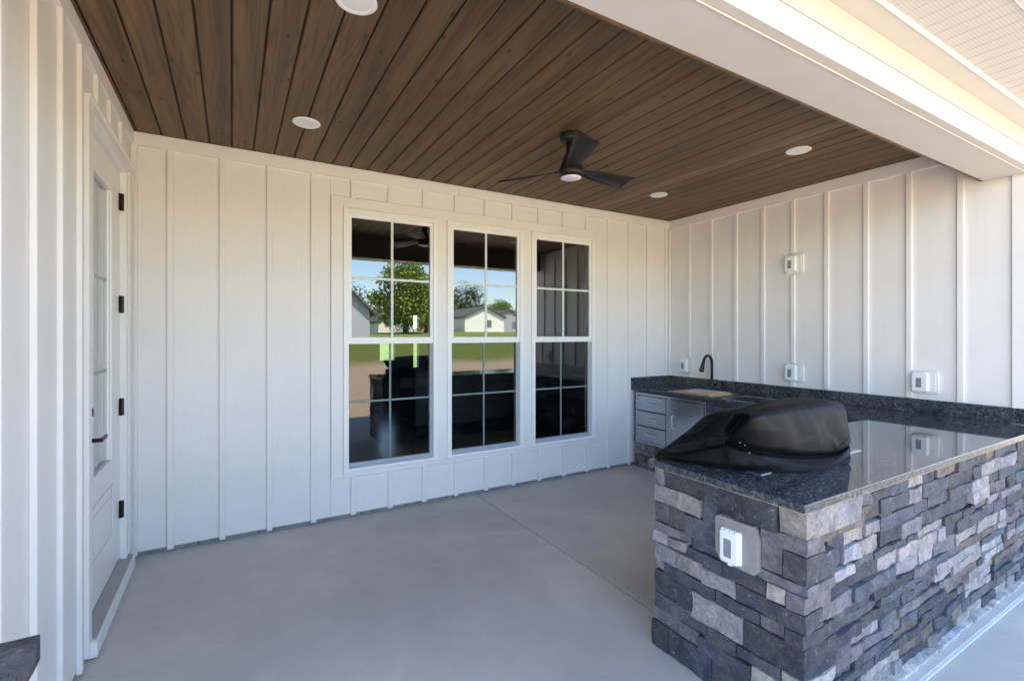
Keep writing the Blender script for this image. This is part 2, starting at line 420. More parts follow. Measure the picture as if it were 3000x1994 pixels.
# ================================================================== BACK WALL
bw = empty('back_wall', (0, YB, 0))
tag(bw, 'long cream white board and batten wall with three tall windows at the back of the porch', 'wall')
def part(root, *a, **k):
    o = box(*a, **k); return at(root, o)
bat_x = [-0.41, -0.084, 0.238, 0.565, 0.888, 1.211, 1.532, 1.855, 2.178, 2.498, 2.820, 3.143, 3.465, 3.790, 4.119, 4.432, 4.752]
WX0, WX1, WZ0, WZ1 = 0.724, 3.662, 0.352, 2.764    # outer edge of the flat window trim
edges = [XL] + bat_x + [XR]
PB = 0.016
for i in range(len(edges) - 1):
    a = edges[i] + (0.02 if 0 < i else 0.0); b = edges[i + 1] + 0.02 if i + 1 < len(edges) - 1 else edges[i + 1]
    if b > 4.13 and a < 4.13: pass
    zlo = 0.034
    segs = []
    if b <= WX0 or a >= WX1: segs = [(a, b, zlo, 2.93)]
    else:
        l, r = max(a, WX0 - 0.0), min(b, WX1)
        if a < WX0: segs.append((a, WX0, zlo, 2.93)); 
        if b > WX1: segs.append((WX1, b, zlo, 2.93))
        segs += [(l, r, zlo, WZ0 + 0.01), (l, r, WZ1 - 0.01, 2.93)]
    for (p, q, z0, z1) in segs:
        part(bw, 'siding_panel', p, q - 0.0015, YB, YB + PB, z0, z1, M['siding'], bev=0)
for x in bat_x:
    if WX0 - 0.05 < x < WX1:
        part(bw, 'batten', x, x + 0.04, YB - TH, YB - 0.0005, 0.022, WZ0, M['batten'], bev=0.003)
        part(bw, 'batten', x, x + 0.04, YB - TH, YB - 0.0005, WZ1, 2.924, M['batten'], bev=0.003)
    elif x > 4.13: part(bw, 'batten', x, x + 0.04, YB - TH, YB - 0.0005, 0.95, 2.924, M['batten'], bev=0.003)
    else: part(bw, 'batten', x, x + 0.04, YB - TH, YB - 0.0005, 0.018, 2.924, M['batten'], bev=0.003)
part(bw, 'corner_trim', XL + 0.002, XL + 0.04, YB - 0.036, YB - 0.0005, 0.018, 2.924, M['batten'], bev=0.003)
part(bw, 'corner_trim', XR - 0.036, XR - 0.002, YB - 0.034, YB - 0.0005, 1.06, 2.924, M['batten'], bev=0.003)
part(bw, 'frieze_board', XL + 0.001, 1.9, YB - TH - 0.002, YB - 0.0005, 2.924, 3.021, M['trimx'], bev=0.002)
part(bw, 'frieze_board', 1.9015, XR - 0.001, YB - TH - 0.002, YB - 0.0005, 2.924, 3.021, M['trimx'], bev=0.002)
# flat trim boards round and between the windows
WIN = [(0.822, 1.678), (1.775, 2.631), (2.731, 3.588)]
WB, WT = 0.405, 2.668
part(bw, 'window_trim', WX0, WIN[0][0], YB - TH, YB - 0.0005, WZ0, WZ1, M['batten'], bev=0.003)
part(bw, 'window_trim', WIN[2][1], WX1, YB - TH, YB - 0.0005, WZ0, WZ1, M['batten'], bev=0.003)
part(bw, 'window_trim', WIN[0][1], WIN[1][0], YB - TH, YB - 0.0005, WB, WT, M['batten'], bev=0.003)
part(bw, 'window_trim', WIN[1][1], WIN[2][0], YB - TH, YB - 0.0005, WB, WT, M['batten'], bev=0.003)
part(bw, 'window_trim', WIN[0][0], WIN[2][1], YB - TH, YB - 0.0005, WT, WZ1, M['trimx'], bev=0.003)
part(bw, 'window_trim', WIN[0][0], WIN[2][1], YB - TH, YB - 0.0005, WZ0, WB, M['trimx'], bev=0.003)
# block foundation under the siding
fx = XL
rnd = random.Random(5)
while fx < 4.3:
    w = 0.40
    part(bw, 'foundation_block', fx + 0.003, min(fx + w, 4.4) - 0.003, YB + 0.004 + rnd.random() * 0.004, YB + 0.1, -0.05, 0.046, M['foundation'], bev=0.004)
    fx += w
part(bw, 'mortar_bed', XL, 4.4, YB + 0.014, YB + 0.098, -0.05, 0.045, M['mortar'], bev=0)
# solid wall core around the openings
for (a, b, c, d) in ((-3.5, 0.84, 0.0, 3.3), (3.57, 8.5, 0.0, 3.3), (0.84, 3.57, 0.0, 0.42), (0.84, 3.57, 2.65, 3.3), (1.66, 1.79, 0.42, 2.65), (2.615, 2.745, 0.42, 2.65)):
    part(bw, 'wall_core', a, b, YB + PB + 0.001, YB + 0.14, c + 0.048, d, M['interior'], bev=0)

# ================================================================== WINDOWS
def window(x0, x1, label):
    w = empty('window', ((x0 + x1) / 2, YB, WB)); tag(w, label, 'window', 'tall double-hung windows in the back wall')
    yf, yb = YB - 0.038, YB + 0.10
    fw = 0.045
    def p(*a, **k): return at(w, box(*a, **k))
    # stepped frame: proud outer flange and inner jamb
    p('frame_jamb', x0, x0 + fw, yf, yb, WB, WT, M['vinyl'], bev=0.005, seg=2)
    p('frame_jamb', x1 - fw, x1, yf, yb, WB, WT, M['vinyl'], bev=0.005, seg=2)
    p('frame_head', x0 + fw, x1 - fw, yf + 0.001, yb, WT - fw, WT, M['vinyl'], bev=0.004, seg=2)
    p('frame_sill', x0 + fw, x1 - fw, yf + 0.001, yb, WB, WB + 0.024, M['vinyl'], bev=0.004, seg=2)
    p('sill_nose', x0 - 0.006, x1 + 0.006, yf - 0.010, yf + 0.012, WB - 0.004, WB + 0.010, M['vinyl'], bev=0.004, seg=2)
    a, b = x0 + fw, x1 - fw
    s = 0.025
    # upper sash, outer track
    y0, y1 = YB - 0.020, YB + 0.012
    us = at(w, link('upper_sash', add_frame(a, b, 1.500, WT - fw, y0, y1, s, s, 0.058, 0.028), M['vinyl']))
    ga, gb, gz0, gz1 = a + s, b - s, 1.558, WT - fw - 0.028
    mx, mz = (ga + gb) / 2, (gz0 + gz1) / 2
    mw = 0.011
    for (p0, p1, q0, q1) in ((ga, mx, gz0, mz), (mx, gb, gz0, mz), (ga, mx, mz, gz1), (mx, gb, mz, gz1)):
        pane(w, 'pane', p0, p1, q0, q1, YB - 0.002, M['glass'])
    p('muntin', mx - mw, mx + mw, YB - 0.008, YB + 0.006, gz0, gz1, M['muntin'], bev=0.002)
    p('muntin', ga, mx - mw - 0.0005, YB - 0.0075, YB + 0.0055, mz - mw, mz + mw, M['muntin'], bev=0.002)
    p('muntin', mx + mw + 0.0005, gb, YB - 0.0075, YB + 0.0055, mz - mw, mz + mw, M['muntin'], bev=0.002)
    # lower sash, inner track, a little deeper and shaded grey
    y0, y1 = YB + 0.016, YB + 0.05
    lz0, lz1 = WB + 0.024, 1.499
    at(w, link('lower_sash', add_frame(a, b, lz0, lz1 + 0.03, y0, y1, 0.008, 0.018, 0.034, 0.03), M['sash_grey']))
    ga, gb, gz0, gz1 = a + 0.008, b - 0.018, lz0 + 0.034, lz1
    mx, mz = (ga + gb) / 2 - 0.004, (gz0 + gz1) / 2 + 0.01
    for (p0, p1, q0, q1) in ((ga, mx, gz0, mz), (mx, gb, gz0, mz), (ga, mx, mz, gz1), (mx, gb, mz, gz1)):
        pane(w, 'pane', p0, p1, q0, q1, YB + 0.030, M['glass_low'])
    mw = 0.009
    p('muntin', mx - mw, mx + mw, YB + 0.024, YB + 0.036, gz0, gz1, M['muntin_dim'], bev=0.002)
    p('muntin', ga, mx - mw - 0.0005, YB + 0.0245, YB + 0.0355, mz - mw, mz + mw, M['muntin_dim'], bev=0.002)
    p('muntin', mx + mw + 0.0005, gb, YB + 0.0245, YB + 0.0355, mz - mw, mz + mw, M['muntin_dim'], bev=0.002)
    return w
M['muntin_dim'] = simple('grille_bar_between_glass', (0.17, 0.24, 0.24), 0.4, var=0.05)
def add_frame(x0, x1, z0, z1, y0, y1, l, r, bot, top):
    bm = bmesh.new()
    add_box(bm, x0, x0 + l, y0, y1, z0, z1, 0); add_box(bm, x1 - r, x1, y0, y1, z0, z1, 0)
    add_box(bm, x0 + l, x1 - r, y0 + 0.0005, y1 - 0.0005, z0, z0 + bot, 0.0015)
    add_box(bm, x0 + l, x1 - r, y0 + 0.0005, y1 - 0.0005, z1 - top, z1, 0.0015)
    return bm
def pane(root, name, x0, x1, z0, z1, y, mat):
    bm = bmesh.new()
    vs = [bm.verts.new((x, 0, z)) for x, z in ((x0, z0), (x1, z0), (x1, z1), (x0, z1))]
    bm.faces.new(vs)
    o = link(name, bm, mat, loc=(0, y, 0)); at(root, o); return o
window(*WIN[0], 'leftmost tall window of the three, reflecting the tree and grey house')
window(*WIN[1], 'middle tall window of the three, reflecting the white gabled house')
window(*WIN[2], 'rightmost tall window of the three, reflecting the side wall')

# ================================================================== LEFT WALL + DOOR
lw = empty('left_wall', (XL, 2.5, 0))
tag(lw, 'white board and batten side wall with the entry door, at the left of the porch', 'wall')
DY0, DY1, DZ1 = 3.10, 4.065, 2.665          # door opening
CY0, CZ1 = 3.03, 2.735                     # outer edge of casing
YL0 = 1.05
bat_y = [1.10, 1.405, 1.71, 2.015, 2.322, 2.624, 2.912, 3.223, 3.529, 3.848]
edges = [YL0] + bat_y + [YB]
for i in range(len(edges) - 1):
    a = edges[i] + (0.02 if i else 0); b = edges[i + 1] + (0.02 if i + 1 < len(edges) - 1 else 0)
    if b <= CY0: segs = [(a, b, 0.03, 2.93)]
    elif a < CY0: segs = [(a, CY0, 0.03, 2.93), (CY0, b, CZ1 - 0.01, 2.93)]
    else: segs = [(a, b, CZ1 - 0.01, 2.93)]
    for p, q, z0, z1 in segs:
        part(lw, 'siding_panel', XL - PB, XL, p, q - 0.0015, z0, z1, M['siding'], bev=0)
for y in bat_y:
    z0 = CZ1 + 0.014 if y > CY0 - 0.02 else 0.018
    part(lw, 'batten', XL + 0.0005, XL + TH + 0.002, y, y + 0.04, z0, 2.924, M['batten'], bev=0.003)
part(lw, 'frieze_board', XL + 0.0005, XL + TH, YL0, YB - 0.024, 2.924, 3.021, M['trimy'], bev=0.002)
part(lw, 'foundation_strip', XL - 0.1, XL - 0.006, YL0, 3.05, -0.05, 0.045, M['foundation'], bev=0.003)
part(lw, 'wall_core', XL - 0.16, XL - PB - 0.001, YL0, DY0 - 0.02, 0.046, 3.3, M['interior'], bev=0)
part(lw, 'wall_core', XL - 0.16, XL - PB - 0.001, DY1 + 0.02, YB + 0.12, 0.0, 3.3, M['interior'], bev=0)
part(lw, 'wall_core', XL - 0.16, XL - PB - 0.001, DY0 - 0.02, DY1 + 0.02, DZ1 + 0.02, 3.3, M['interior'], bev=0)

dr = empty('entry_door', (XL, (DY0 + DY1) / 2, 0.04))
tag(dr, 'white glazed entry door with black hinges and lever in the left wall', 'door')
def pd(*a, **k): return at(dr, box(*a, **k))
pd('casing', XL + 0.0005, XL + 0.024, CY0, DY0 - 0.012, 0.02, CZ1, M['batten'], bev=0.003)
pd('casing', XL + 0.0005, XL + 0.024, DY1 + 0.045, YB - 0.05, 0.10, CZ1, M['batten'], bev=0.003)
pd('head_casing', XL + 0.0005, XL + 0.026, DY0 - 0.012, YB - 0.05, DZ1 + 0.012, CZ1, M['trimy'], bev=0.003)
pd('drip_cap', XL + 0.0005, XL + 0.034, CY0 - 0.004, YB - 0.05, CZ1, CZ1 + 0.013, M['vinyl'], bev=0.003)
SX = XL - 0.022           # outer face of the door leaf
pd('jamb', XL - 0.15, XL + 0.014, DY0 - 0.0115, DY0 + 0.012, 0.09, DZ1 + 0.01, M['door_paint'], bev=0.002)
pd('jamb', XL - 0.15, XL + 0.014, DY1 - 0.018, DY1 + 0.0445, 0.09, DZ1 + 0.01, M['door_paint'], bev=0.003)
pd('head_jamb', XL - 0.15, XL + 0.013, DY0 + 0.0125, DY1 - 0.0185, DZ1 - 0.012, DZ1 + 0.0115, M['door_paint'], bev=0.002)
# leaf with lite opening and raised lower panel
LY0, LY1, LZ0, LZ1 = DY0 + 0.015, DY1 - 0.021, 0.112, DZ1 - 0.015
GY0, GY1, GZ0, GZ1 = 3.30, 3.745, 0.825, 2.455
bm = bmesh.new()
for (a, b, c, d) in ((LY0, GY0, LZ0, LZ1), (GY1, LY1, LZ0, LZ1), (GY0, GY1, LZ0, GZ0), (GY0, GY1, GZ1, LZ1)):
    add_box(bm, SX - 0.044, SX, a, b, c, d, 0)
at(dr, link('leaf', bm, M['door_paint']))
bm = bmesh.new()
for (a, b, c, d) in ((GY0 - 0.045, GY0 + 0.002, GZ0 - 0.045, GZ1 + 0.045), (GY1 - 0.002, GY1 + 0.045, GZ0 - 0.045, GZ1 + 0.045), (GY0 + 0.002, GY1 - 0.002, GZ0 - 0.045, GZ0 + 0.002), (GY0 + 0.002, GY1 - 0.002, GZ1 - 0.002, GZ1 + 0.045)):
    add_box(bm, SX + 0.0005, SX + 0.012, a, b, c, d, 0.004, 2)
at(dr, link('glazing_bead', bm, M['door_paint']))
def ypane(y0, y1, z0, z1, x):
    bm = bmesh.new(); vs = [bm.verts.new((0, y, z)) for y, z in ((y0, z0), (y1, z0), (y1, z1), (y0, z1))]; bm.faces.new(vs)
    return at(dr, link('pane', bm, M['glass_door'], loc=(x, 0, 0)))
gm = (GY0 + GY1) / 2
hz = [GZ0 + (GZ1 - GZ0) * k / 3 for k in range(4)]
for k in range(3):
    ypane(GY0, gm, hz[k], hz[k + 1], SX - 0.012); ypane(gm, GY1, hz[k], hz[k + 1], SX - 0.012)
    if k: pd('muntin', SX - 0.026, SX - 0.016, GY0, GY1, hz[k] - 0.009, hz[k] + 0.009, M['muntin'], bev=0.001)
pd('muntin', SX - 0.027, SX - 0.0155, gm - 0.009, gm + 0.009, GZ0, GZ1, M['muntin'], bev=0.001)
bm = bmesh.new()
PY0, PY1, PZ0, PZ1 = 3.27, 3.82, 0.34, 0.66
for (a, b, c, d) in ((PY0, PY0 + 0.02, PZ0, PZ1), (PY1 - 0.02, PY1, PZ0, PZ1), (PY0 + 0.02, PY1 - 0.02, PZ0, PZ0 + 0.02), (PY0 + 0.02, PY1 - 0.02, PZ1 - 0.02, PZ1)):
    add_box(bm, SX + 0.0005, SX + 0.007, a, b, c, d, 0.003)
add_box(bm, SX + 0.0005, SX + 0.005, PY0 + 0.06, PY1 - 0.06, PZ0 + 0.06, PZ1 - 0.06, 0.002)
at(dr, link('raised_panel', bm, M['door_paint']))
for z in (2.457, 1.782, 1.106, 0.431):
    bm = bmesh.new()
    add_box(bm, SX + 0.001, SX + 0.005, LY1 - 0.028, LY1 + 0.001, z - 0.055, z + 0.055, 0.001)
    add_box(bm, SX - 0.004, SX + 0.024, DY1 - 0.0225, DY1 - 0.0185, z - 0.055, z + 0.055, 0.001)
    r = tube([(SX + 0.012, LY1 + 0.0015, z - 0.057), (SX + 0.012, LY1 + 0.0015, z + 0.057)], 0.0075, 10)
    tmp = bpy.data.meshes.new('t'); r.to_mesh(tmp); r.free(); bm.from_mesh(tmp); bpy.data.meshes.remove(tmp)
    at(dr, link('hinge', bm, M['bronze']))
# lever handle and deadbolt
lz = 1.04
h = pd('lever_rose', SX + 0.001, SX + 0.011, 3.175, 3.245, lz - 0.035, lz + 0.035, M['bronze'], bev=0.003)
b_ = lathe([(0, 0.0), (0.011, 0.0), (0.011, 0.055), (0, 0.055)], 16); bmesh.ops.rotate(b_, verts=b_.verts, matrix=Matrix.Rotation(R(90), 3, 'Y'))
at(dr, link('lever_neck', b_, M['bronze'], loc=(SX + 0.01, 3.21, lz)))
pd('lever_handle', SX + 0.055, SX + 0.067, 3.198, 3.32, lz - 0.010, lz + 0.012, M['bronze'], bev=0.003)
b_ = lathe([(0, 0.0), (0.031, 0.0), (0.031, 0.010), (0.022, 0.016), (0.021, 0.026), (0, 0.026)], 24); bmesh.ops.rotate(b_, verts=b_.verts, matrix=Matrix.Rotation(R(90), 3, 'Y'))
at(dr, link('deadbolt', b_, M['bronze'], loc=(SX + 0.001, 3.21, 1.185), smooth=False))
# threshold: sloped metal sill on a white nosing
bm = bmesh.new()
def wedge(bm, pts, y0, y1):
    a = [bm.verts.new((x, y0, z)) for x, z in pts]; b = [bm.verts.new((x, y1, z)) for x, z in pts]
    bm.faces.new(a); bm.faces.new(b[::-1]); n = len(pts)
    for i in range(n): bm.faces.new((a[i], b[i], b[(i + 1) % n], a[(i + 1) % n]))
    bmesh.ops.recalc_face_normals(bm, faces=bm.faces)
wedge(bm, [(XL - 0.12, 0.05), (XL - 0.12, 0.106), (SX - 0.002, 0.104), (XL + 0.040, 0.090), (XL + 0.040, 0.05)], DY0 - 0.011, DY1 + 0.044)
at(dr, link('threshold', bm, M['sill']))
pd('sill_nosing', XL - 0.1, XL + 0.052, DY0 - 0.05, DY1 + 0.05, 0.008, 0.0835, M['door_paint'], bev=0.003)
pd('door_sweep', SX - 0.03, SX - 0.004, LY0, LY1, 0.104, 0.1118, M['gasket'], bev=0)
# dim room behind the door
bk = pd('blind_backing', XL - 0.9, XL - 0.88, 2.6, 4.29, 0.05, 2.9, M['interior'], bev=0)

# ================================================================== RIGHT WALL
rw = empty('right_wall', (XR, 2.7, 0))
tag(rw, 'cream board and batten side wall above the granite backsplash, at the right of the porch', 'wall')
YR0 = 1.055
bat_r = [1.427, 1.750, 2.062, 2.387, 2.700, 3.013, 3.328, 3.645, 3.958]
edges = [YR0 + 0.1] + bat_r + [YB]
for i in range(len(edges) - 1):
    a = edges[i] + (0.02 if i else 0); b = edges[i + 1] + (0.02 if i + 1 < len(edges) - 1 else 0)
    part(rw, 'siding_panel', XR, XR + PB, a, b - 0.0015, 0.03, 2.93, M['siding'], bev=0)
for y in bat_r:
    zt = 2.918 if y > 1.3 else 2.72
    if abs(y - 2.700) < 0.01:          # interrupted by the outlet blocks
        for z0, z1 in ((1.062, 1.112), (1.298, 2.172), (2.392, zt)):
            part(rw, 'batten', XR - TH, XR - 0.0005, y, y + 0.04, z0, z1, M['batten'], bev=0.003)
    elif abs(y - 3.958) < 0.01:
        for z0, z1 in ((1.062, 1.112), (1.298, zt)):
            part(rw, 'batten', XR - TH, XR - 0.0005, y, y + 0.04, z0, z1, M['batten'], bev=0.003)
    else: part(rw, 'batten', XR - TH, XR - 0.0005, y, y + 0.04, 1.062, zt, M['batten'], bev=0.003)
part(rw, 'corner_board', XR - TH, XR + 0.02, YR0, YR0 + 0.11, 0.0, 2.945, M['batten'], bev=0.003)
part(rw, 'frieze_board', XR - TH, XR - 0.0005, 1.335, YB - 0.024, 2.918, 3.021, M['trimy'], bev=0.002)
part(rw, 'wall_core', XR + PB + 0.001, XR + 0.16, YR0 + 0.02, YB + 0.14, 0.0, 3.3, M['interior'], bev=0)
part(rw, 'outer_siding', XR + 0.021, 9.0, YR0 + 0.02, YR0 + 0.16, -0.1, 2.95, M['siding'], bev=0)

# ================================================================== CEILING
ce = empty('ceiling', (2, 2.8, ZC)); tag(ce, 'dark brown stained tongue and groove plank ceiling', kind='structure')
PITCH = 0.1463
bmp_ = bmesh.new(); Lp = (YB - 0.024) - 1.34
def plank_mesh(w, name):
    bm = bmesh.new()
    g_ = 0.0036; c_ = 0.006; hgt = 0.018
    prof = [(g_, hgt), (g_, c_), (g_ + c_, 0), (w - g_ - c_, 0), (w - g_, c_), (w - g_, hgt)]
    a = [bm.verts.new((x - w / 2, -Lp / 2, z)) for x, z in prof]; b = [bm.verts.new((x - w / 2, Lp / 2, z)) for x, z in prof]
    for i in range(len(prof) - 1): bm.faces.new((a[i], a[i + 1], b[i + 1], b[i]))
    bm.faces.new(a[::-1]); bm.faces.new(b)
    bmesh.ops.recalc_face_normals(bm, faces=bm.faces)
    me = bpy.data.meshes.new(name); bm.to_mesh(me); bm.free(); me.materials.append(M['plank']); return me
pm = plank_mesh(PITCH, 'plank'); 
x = XL - 0.587 - XL      # first full seam at -0.587
k = 0
pp = bpy.data.objects.new('plank', plank_mesh(0.034, 'plank_rip')); COL.objects.link(pp); pp.location = (-0.604, (1.34 + YB - 0.024) / 2, ZC); at(ce, pp)
while x < XR - 0.01:
    if x + PITCH > XR: me = plank_mesh(XR - x, 'plank_end'); cx = (x + XR) / 2
    else: me = pm; cx = x + PITCH / 2
    if abs(cx - 3.52) < PITCH / 2:
        me = pm.copy(); me.materials.clear(); me.materials.append(M['plank_pale'])
    o = bpy.data.objects.new('plank', me); COL.objects.link(o); o.location = (cx, (1.34 + YB - 0.024) / 2, ZC + rnd.uniform(0, 0.0012)); at(ce, o)
    x += PITCH; k += 1
at(ce, box('ceiling_backing', XL - 0.15, XR + 0.15, 1.0, YB + 0.15, ZC + 0.021, ZC + 0.06, M['gasket'], bev=0))

# ================================================================== BEAM AND EAVE
be = empty('porch_beam', (2, 1.2, 2.717)); tag(be, 'thick white wrapped beam spanning the porch opening', 'beam')
BX0, BX1 = XL - 0.1, 9.0
def pb(*a, **k): return at(be, box(*a, **k))
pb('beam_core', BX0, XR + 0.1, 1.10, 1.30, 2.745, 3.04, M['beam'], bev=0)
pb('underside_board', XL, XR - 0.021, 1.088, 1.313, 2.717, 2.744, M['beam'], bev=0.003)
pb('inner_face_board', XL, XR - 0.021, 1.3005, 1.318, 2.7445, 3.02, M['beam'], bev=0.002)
pb('brown_strip', XL, XR - 0.021, 1.3185, 1.334, 2.7195, 3.021, M['plank'], bev=0.002)  # plank-brown strip along the beam's inner lower edge
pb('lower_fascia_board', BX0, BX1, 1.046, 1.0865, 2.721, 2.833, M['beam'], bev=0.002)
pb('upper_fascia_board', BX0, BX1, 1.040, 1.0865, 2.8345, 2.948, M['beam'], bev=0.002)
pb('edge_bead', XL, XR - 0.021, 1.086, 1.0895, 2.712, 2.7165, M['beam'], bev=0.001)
ev = empty('eave', (2, 0.8, 2.95)); tag(ev, 'white perforated vinyl soffit under the roof edge', 'eave')
def pe(*a, **k): return at(ev, box(*a, **k))
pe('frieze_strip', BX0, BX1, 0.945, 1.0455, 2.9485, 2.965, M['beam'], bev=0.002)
pe('soffit_channel', BX0, BX1, 0.925, 0.9445, 2.943, 2.965, M['vinyl'], bev=0.002)
sm = None; x = BX0 + 0.02; PW = 0.0965
bm = bmesh.new()
prof = [(0, 0.003), (0.008, 0.003), (0.014, 0.0), (PW - 0.006, 0.0), (PW, 0.003)]
for i in range(len(prof) - 1):
    (a, za), (b, zb) = prof[i], prof[i + 1]
    v = [bm.verts.new(c) for c in ((a, 0, za), (b, 0, zb), (b, 0.2648, zb), (a, 0.2648, za))]; bm.faces.new(v)
bmesh.ops.remove_doubles(bm, verts=bm.verts, dist=1e-5); bmesh.ops.recalc_face_normals(bm, faces=bm.faces)
sm = bpy.data.meshes.new('soffit_panel'); bm.to_mesh(sm); bm.free(); sm.materials.append(M['soffit'])
# the run is laid so that a groove falls at x = 2.47
x = 2.47 - PW * 34
while x < BX1 - 0.1:
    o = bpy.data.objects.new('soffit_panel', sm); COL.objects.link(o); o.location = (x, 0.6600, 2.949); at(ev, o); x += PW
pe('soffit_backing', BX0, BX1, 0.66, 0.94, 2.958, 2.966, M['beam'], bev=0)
pe('outer_channel', BX0, BX1, 0.640, 0.6595, 2.942, 2.966, M['vinyl'], bev=0.002)
pe('fascia_board', BX0, BX1, 0.600, 0.6395, 2.935, 3.14, M['vinyl'], bev=0.002)
rf = empty('roof', (2, 6, 3.1)); tag(rf, 'shingled roof over the porch and house', kind='structure')
bm = bmesh.new()
wedge2 = [(0.56, 3.12), (7.5, 5.25), (14.5, 3.12), (14.5, 3.19), (7.5, 5.34), (0.56, 3.20)]
a = [bm.verts.new((-9.0, y, z)) for y, z in wedge2]; b = [bm.verts.new((11.0, y, z)) for y, z in wedge2]
for i in range(6): bm.faces.new((a[i], b[i], b[(i + 1) % 6], a[(i + 1) % 6]))
bm.faces.new((a[0], a[1], a[4], a[5])); bm.faces.new((a[1], a[2], a[3], a[4])); bm.faces.new((b[0], b[5], b[4], b[1])); bm.faces.new((b[1], b[4], b[3], b[2]))
bmesh.ops.recalc_face_normals(bm, faces=bm.faces)
at(rf, link('roof_shell', bm, M['shingle']))
at(rf, box('attic_floor', -9, 11, 1.05, 14.0, 3.10, 3.115, M['interior'], bev=0))

# stone capped pier at the left end of the opening
def rough_block(sx, sy, sz, seed, amp=0.006, seg=0.03, rnd_=0.0045):
    """chunky quarried stone: a box whose faces are gridded, rounded and pushed about by noise"""
    nx, ny, nz = [max(2, min(10, int(s / seg))) for s in (sx, sy, sz)]
    ny = min(ny, 3) if sy < 0.12 else ny
    bm = bmesh.new(); cache = {}
    def vert(i, j, k):
        key = (i, j, k)
        if key in cache: return cache[key]
        u, v, w = i / nx, j / ny, k / nz
        p = Vector(((u - 0.5) * sx, (v - 0.5) * sy, (w - 0.5) * sz))
        q = Vector((p.x, p.y, p.z))
        on = [u in (0, 1), v in (0, 1), w in (0, 1)]
        if sum(on) >= 2:      # pull edges and corners in
            for ax, f in enumerate(on):
                if f: q[ax] -= math.copysign(rnd_ * (0.35 + 0.5 * noise.noise(p * 11 + Vector((seed, 3.3, 0)))) * (1 if sum(on) == 2 else 1.1), q[ax])
        n1 = noise.noise_vector(p * 9 + Vector((seed * 1.7, seed, 5)))
        n2 = noise.noise_vector(p * 28 + Vector((seed, 7, seed * 0.3)))
        n3 = noise.noise_vector(p * 60 + Vector((7, seed, 1)))
        q += n1 * amp + n2 * amp * 0.5 + n3 * amp * 0.22
        cache[key] = bm.verts.new(q); return cache[key]
    def quad(a, b, c, d): bm.faces.new((a, b, c, d))
    for i in range(nx):
        for j in range(ny):
            for k in (0, nz):
                quad(vert(i, j, k), vert(i + 1, j, k), vert(i + 1, j + 1, k), vert(i, j + 1, k))
    for i in range(nx):
        for k in range(nz):
            for j in (0, ny):
                quad(vert(i, j, k), vert(i + 1, j, k), vert(i + 1, j, k + 1), vert(i, j, k + 1))
    for j in range(ny):
        for k in range(nz):
            for i in (0, nx):
                quad(vert(i, j, k), vert(i, j + 1, k), vert(i, j + 1, k + 1), vert(i, j, k + 1))
    bmesh.ops.recalc_face_normals(bm, faces=bm.faces)
    return bm
TONE = {'d': (0.068, 0.070, 0.080), 'b': (0.080, 0.087, 0.106), 'w': (0.150, 0.128, 0.110), 'm': (0.150, 0.143, 0.150), 'l': (0.285, 0.268, 0.262)}
srnd = random.Random(11)
def stone(root, x0, x1, y0, y1, z0, z1, tone, seed=None, amp=0.006):
    seed = srnd.random() * 90 if seed is None else seed
    bm = rough_block(x1 - x0, y1 - y0, z1 - z0, seed, amp)
    o = link('stone', bm, M['stone'], smooth=True, loc=((x0 + x1) / 2, (y0 + y1) / 2, (z0 + z1) / 2))
    o.data.set_sharp_from_angle(angle=R(38))
    c = TONE[tone]; f = srnd.uniform(0.82, 1.2)
    o.color = (c[0] * f, c[1] * f, c[2] * f * srnd.uniform(0.97, 1.05), 1)
    return at(root, o)
pier = empty('stone_pier', (-0.52, 1.25, 0)); tag(pier, 'dark stone pier with a rough stone cap, cut off at the lower left corner', 'pier')
bm = rough_block(0.27, 0.56, 0.062, 41.0, 0.003, 0.05, 0.006)
c = link('cap_stone', bm, M['stone'], smooth=True, loc=(-0.513, 1.225, 0.869)); c.color = (0.12, 0.115, 0.125, 1); at(pier, c)
z = 0.0
while z < 0.83:
    hh = min(srnd.uniform(0.07, 0.12), 0.836 - z)
    if hh < 0.02: break
    yy = 1.0
    while yy < 1.44:
        ww = min(srnd.uniform(0.14, 0.26), 1.45 - yy)
        if ww < 0.03: break
        stone(pier, -0.598, -0.49, yy, yy + ww - 0.004, z, z + hh - 0.004, srnd.choice('ddbbm')); yy += ww
    z += hh

# ================================================================== CEILING LIGHTS
def lamp(x, y, label):
    r0 = 0.088
    root = empty('recessed_light', (x, y, ZC)); tag(root, label, 'ceiling light', 'recessed ceiling lights')
    bm = lathe([(r0, 0.001), (r0, -0.004), (r0 - 0.006, -0.0075), (r0 - 0.020, -0.006), (r0 - 0.024, -0.003), (r0 - 0.030, 0.0)], 48)
    o = link('trim_ring', bm, M['white_plastic'], smooth=True); o.parent = root
    bm = lathe([(r0 - 0.0235, -0.0028), (r0 - 0.03, -0.0045), (0.03, -0.0055), (0, -0.0055)], 48)
    o = link('lens', bm, M['lens'], smooth=True); o.parent = root
lamp(0.437, 3.524, 'round white recessed light in the plank ceiling nearest the entry door')
lamp(3.805, 3.517, 'smallest round white recessed light, near the far right corner of the ceiling')
lamp(3.829, 2.115, 'round white recessed light between the fan and the right end of the beam')
lamp(0.464, 2.128, 'round white recessed light cut off by the top edge of the photo')

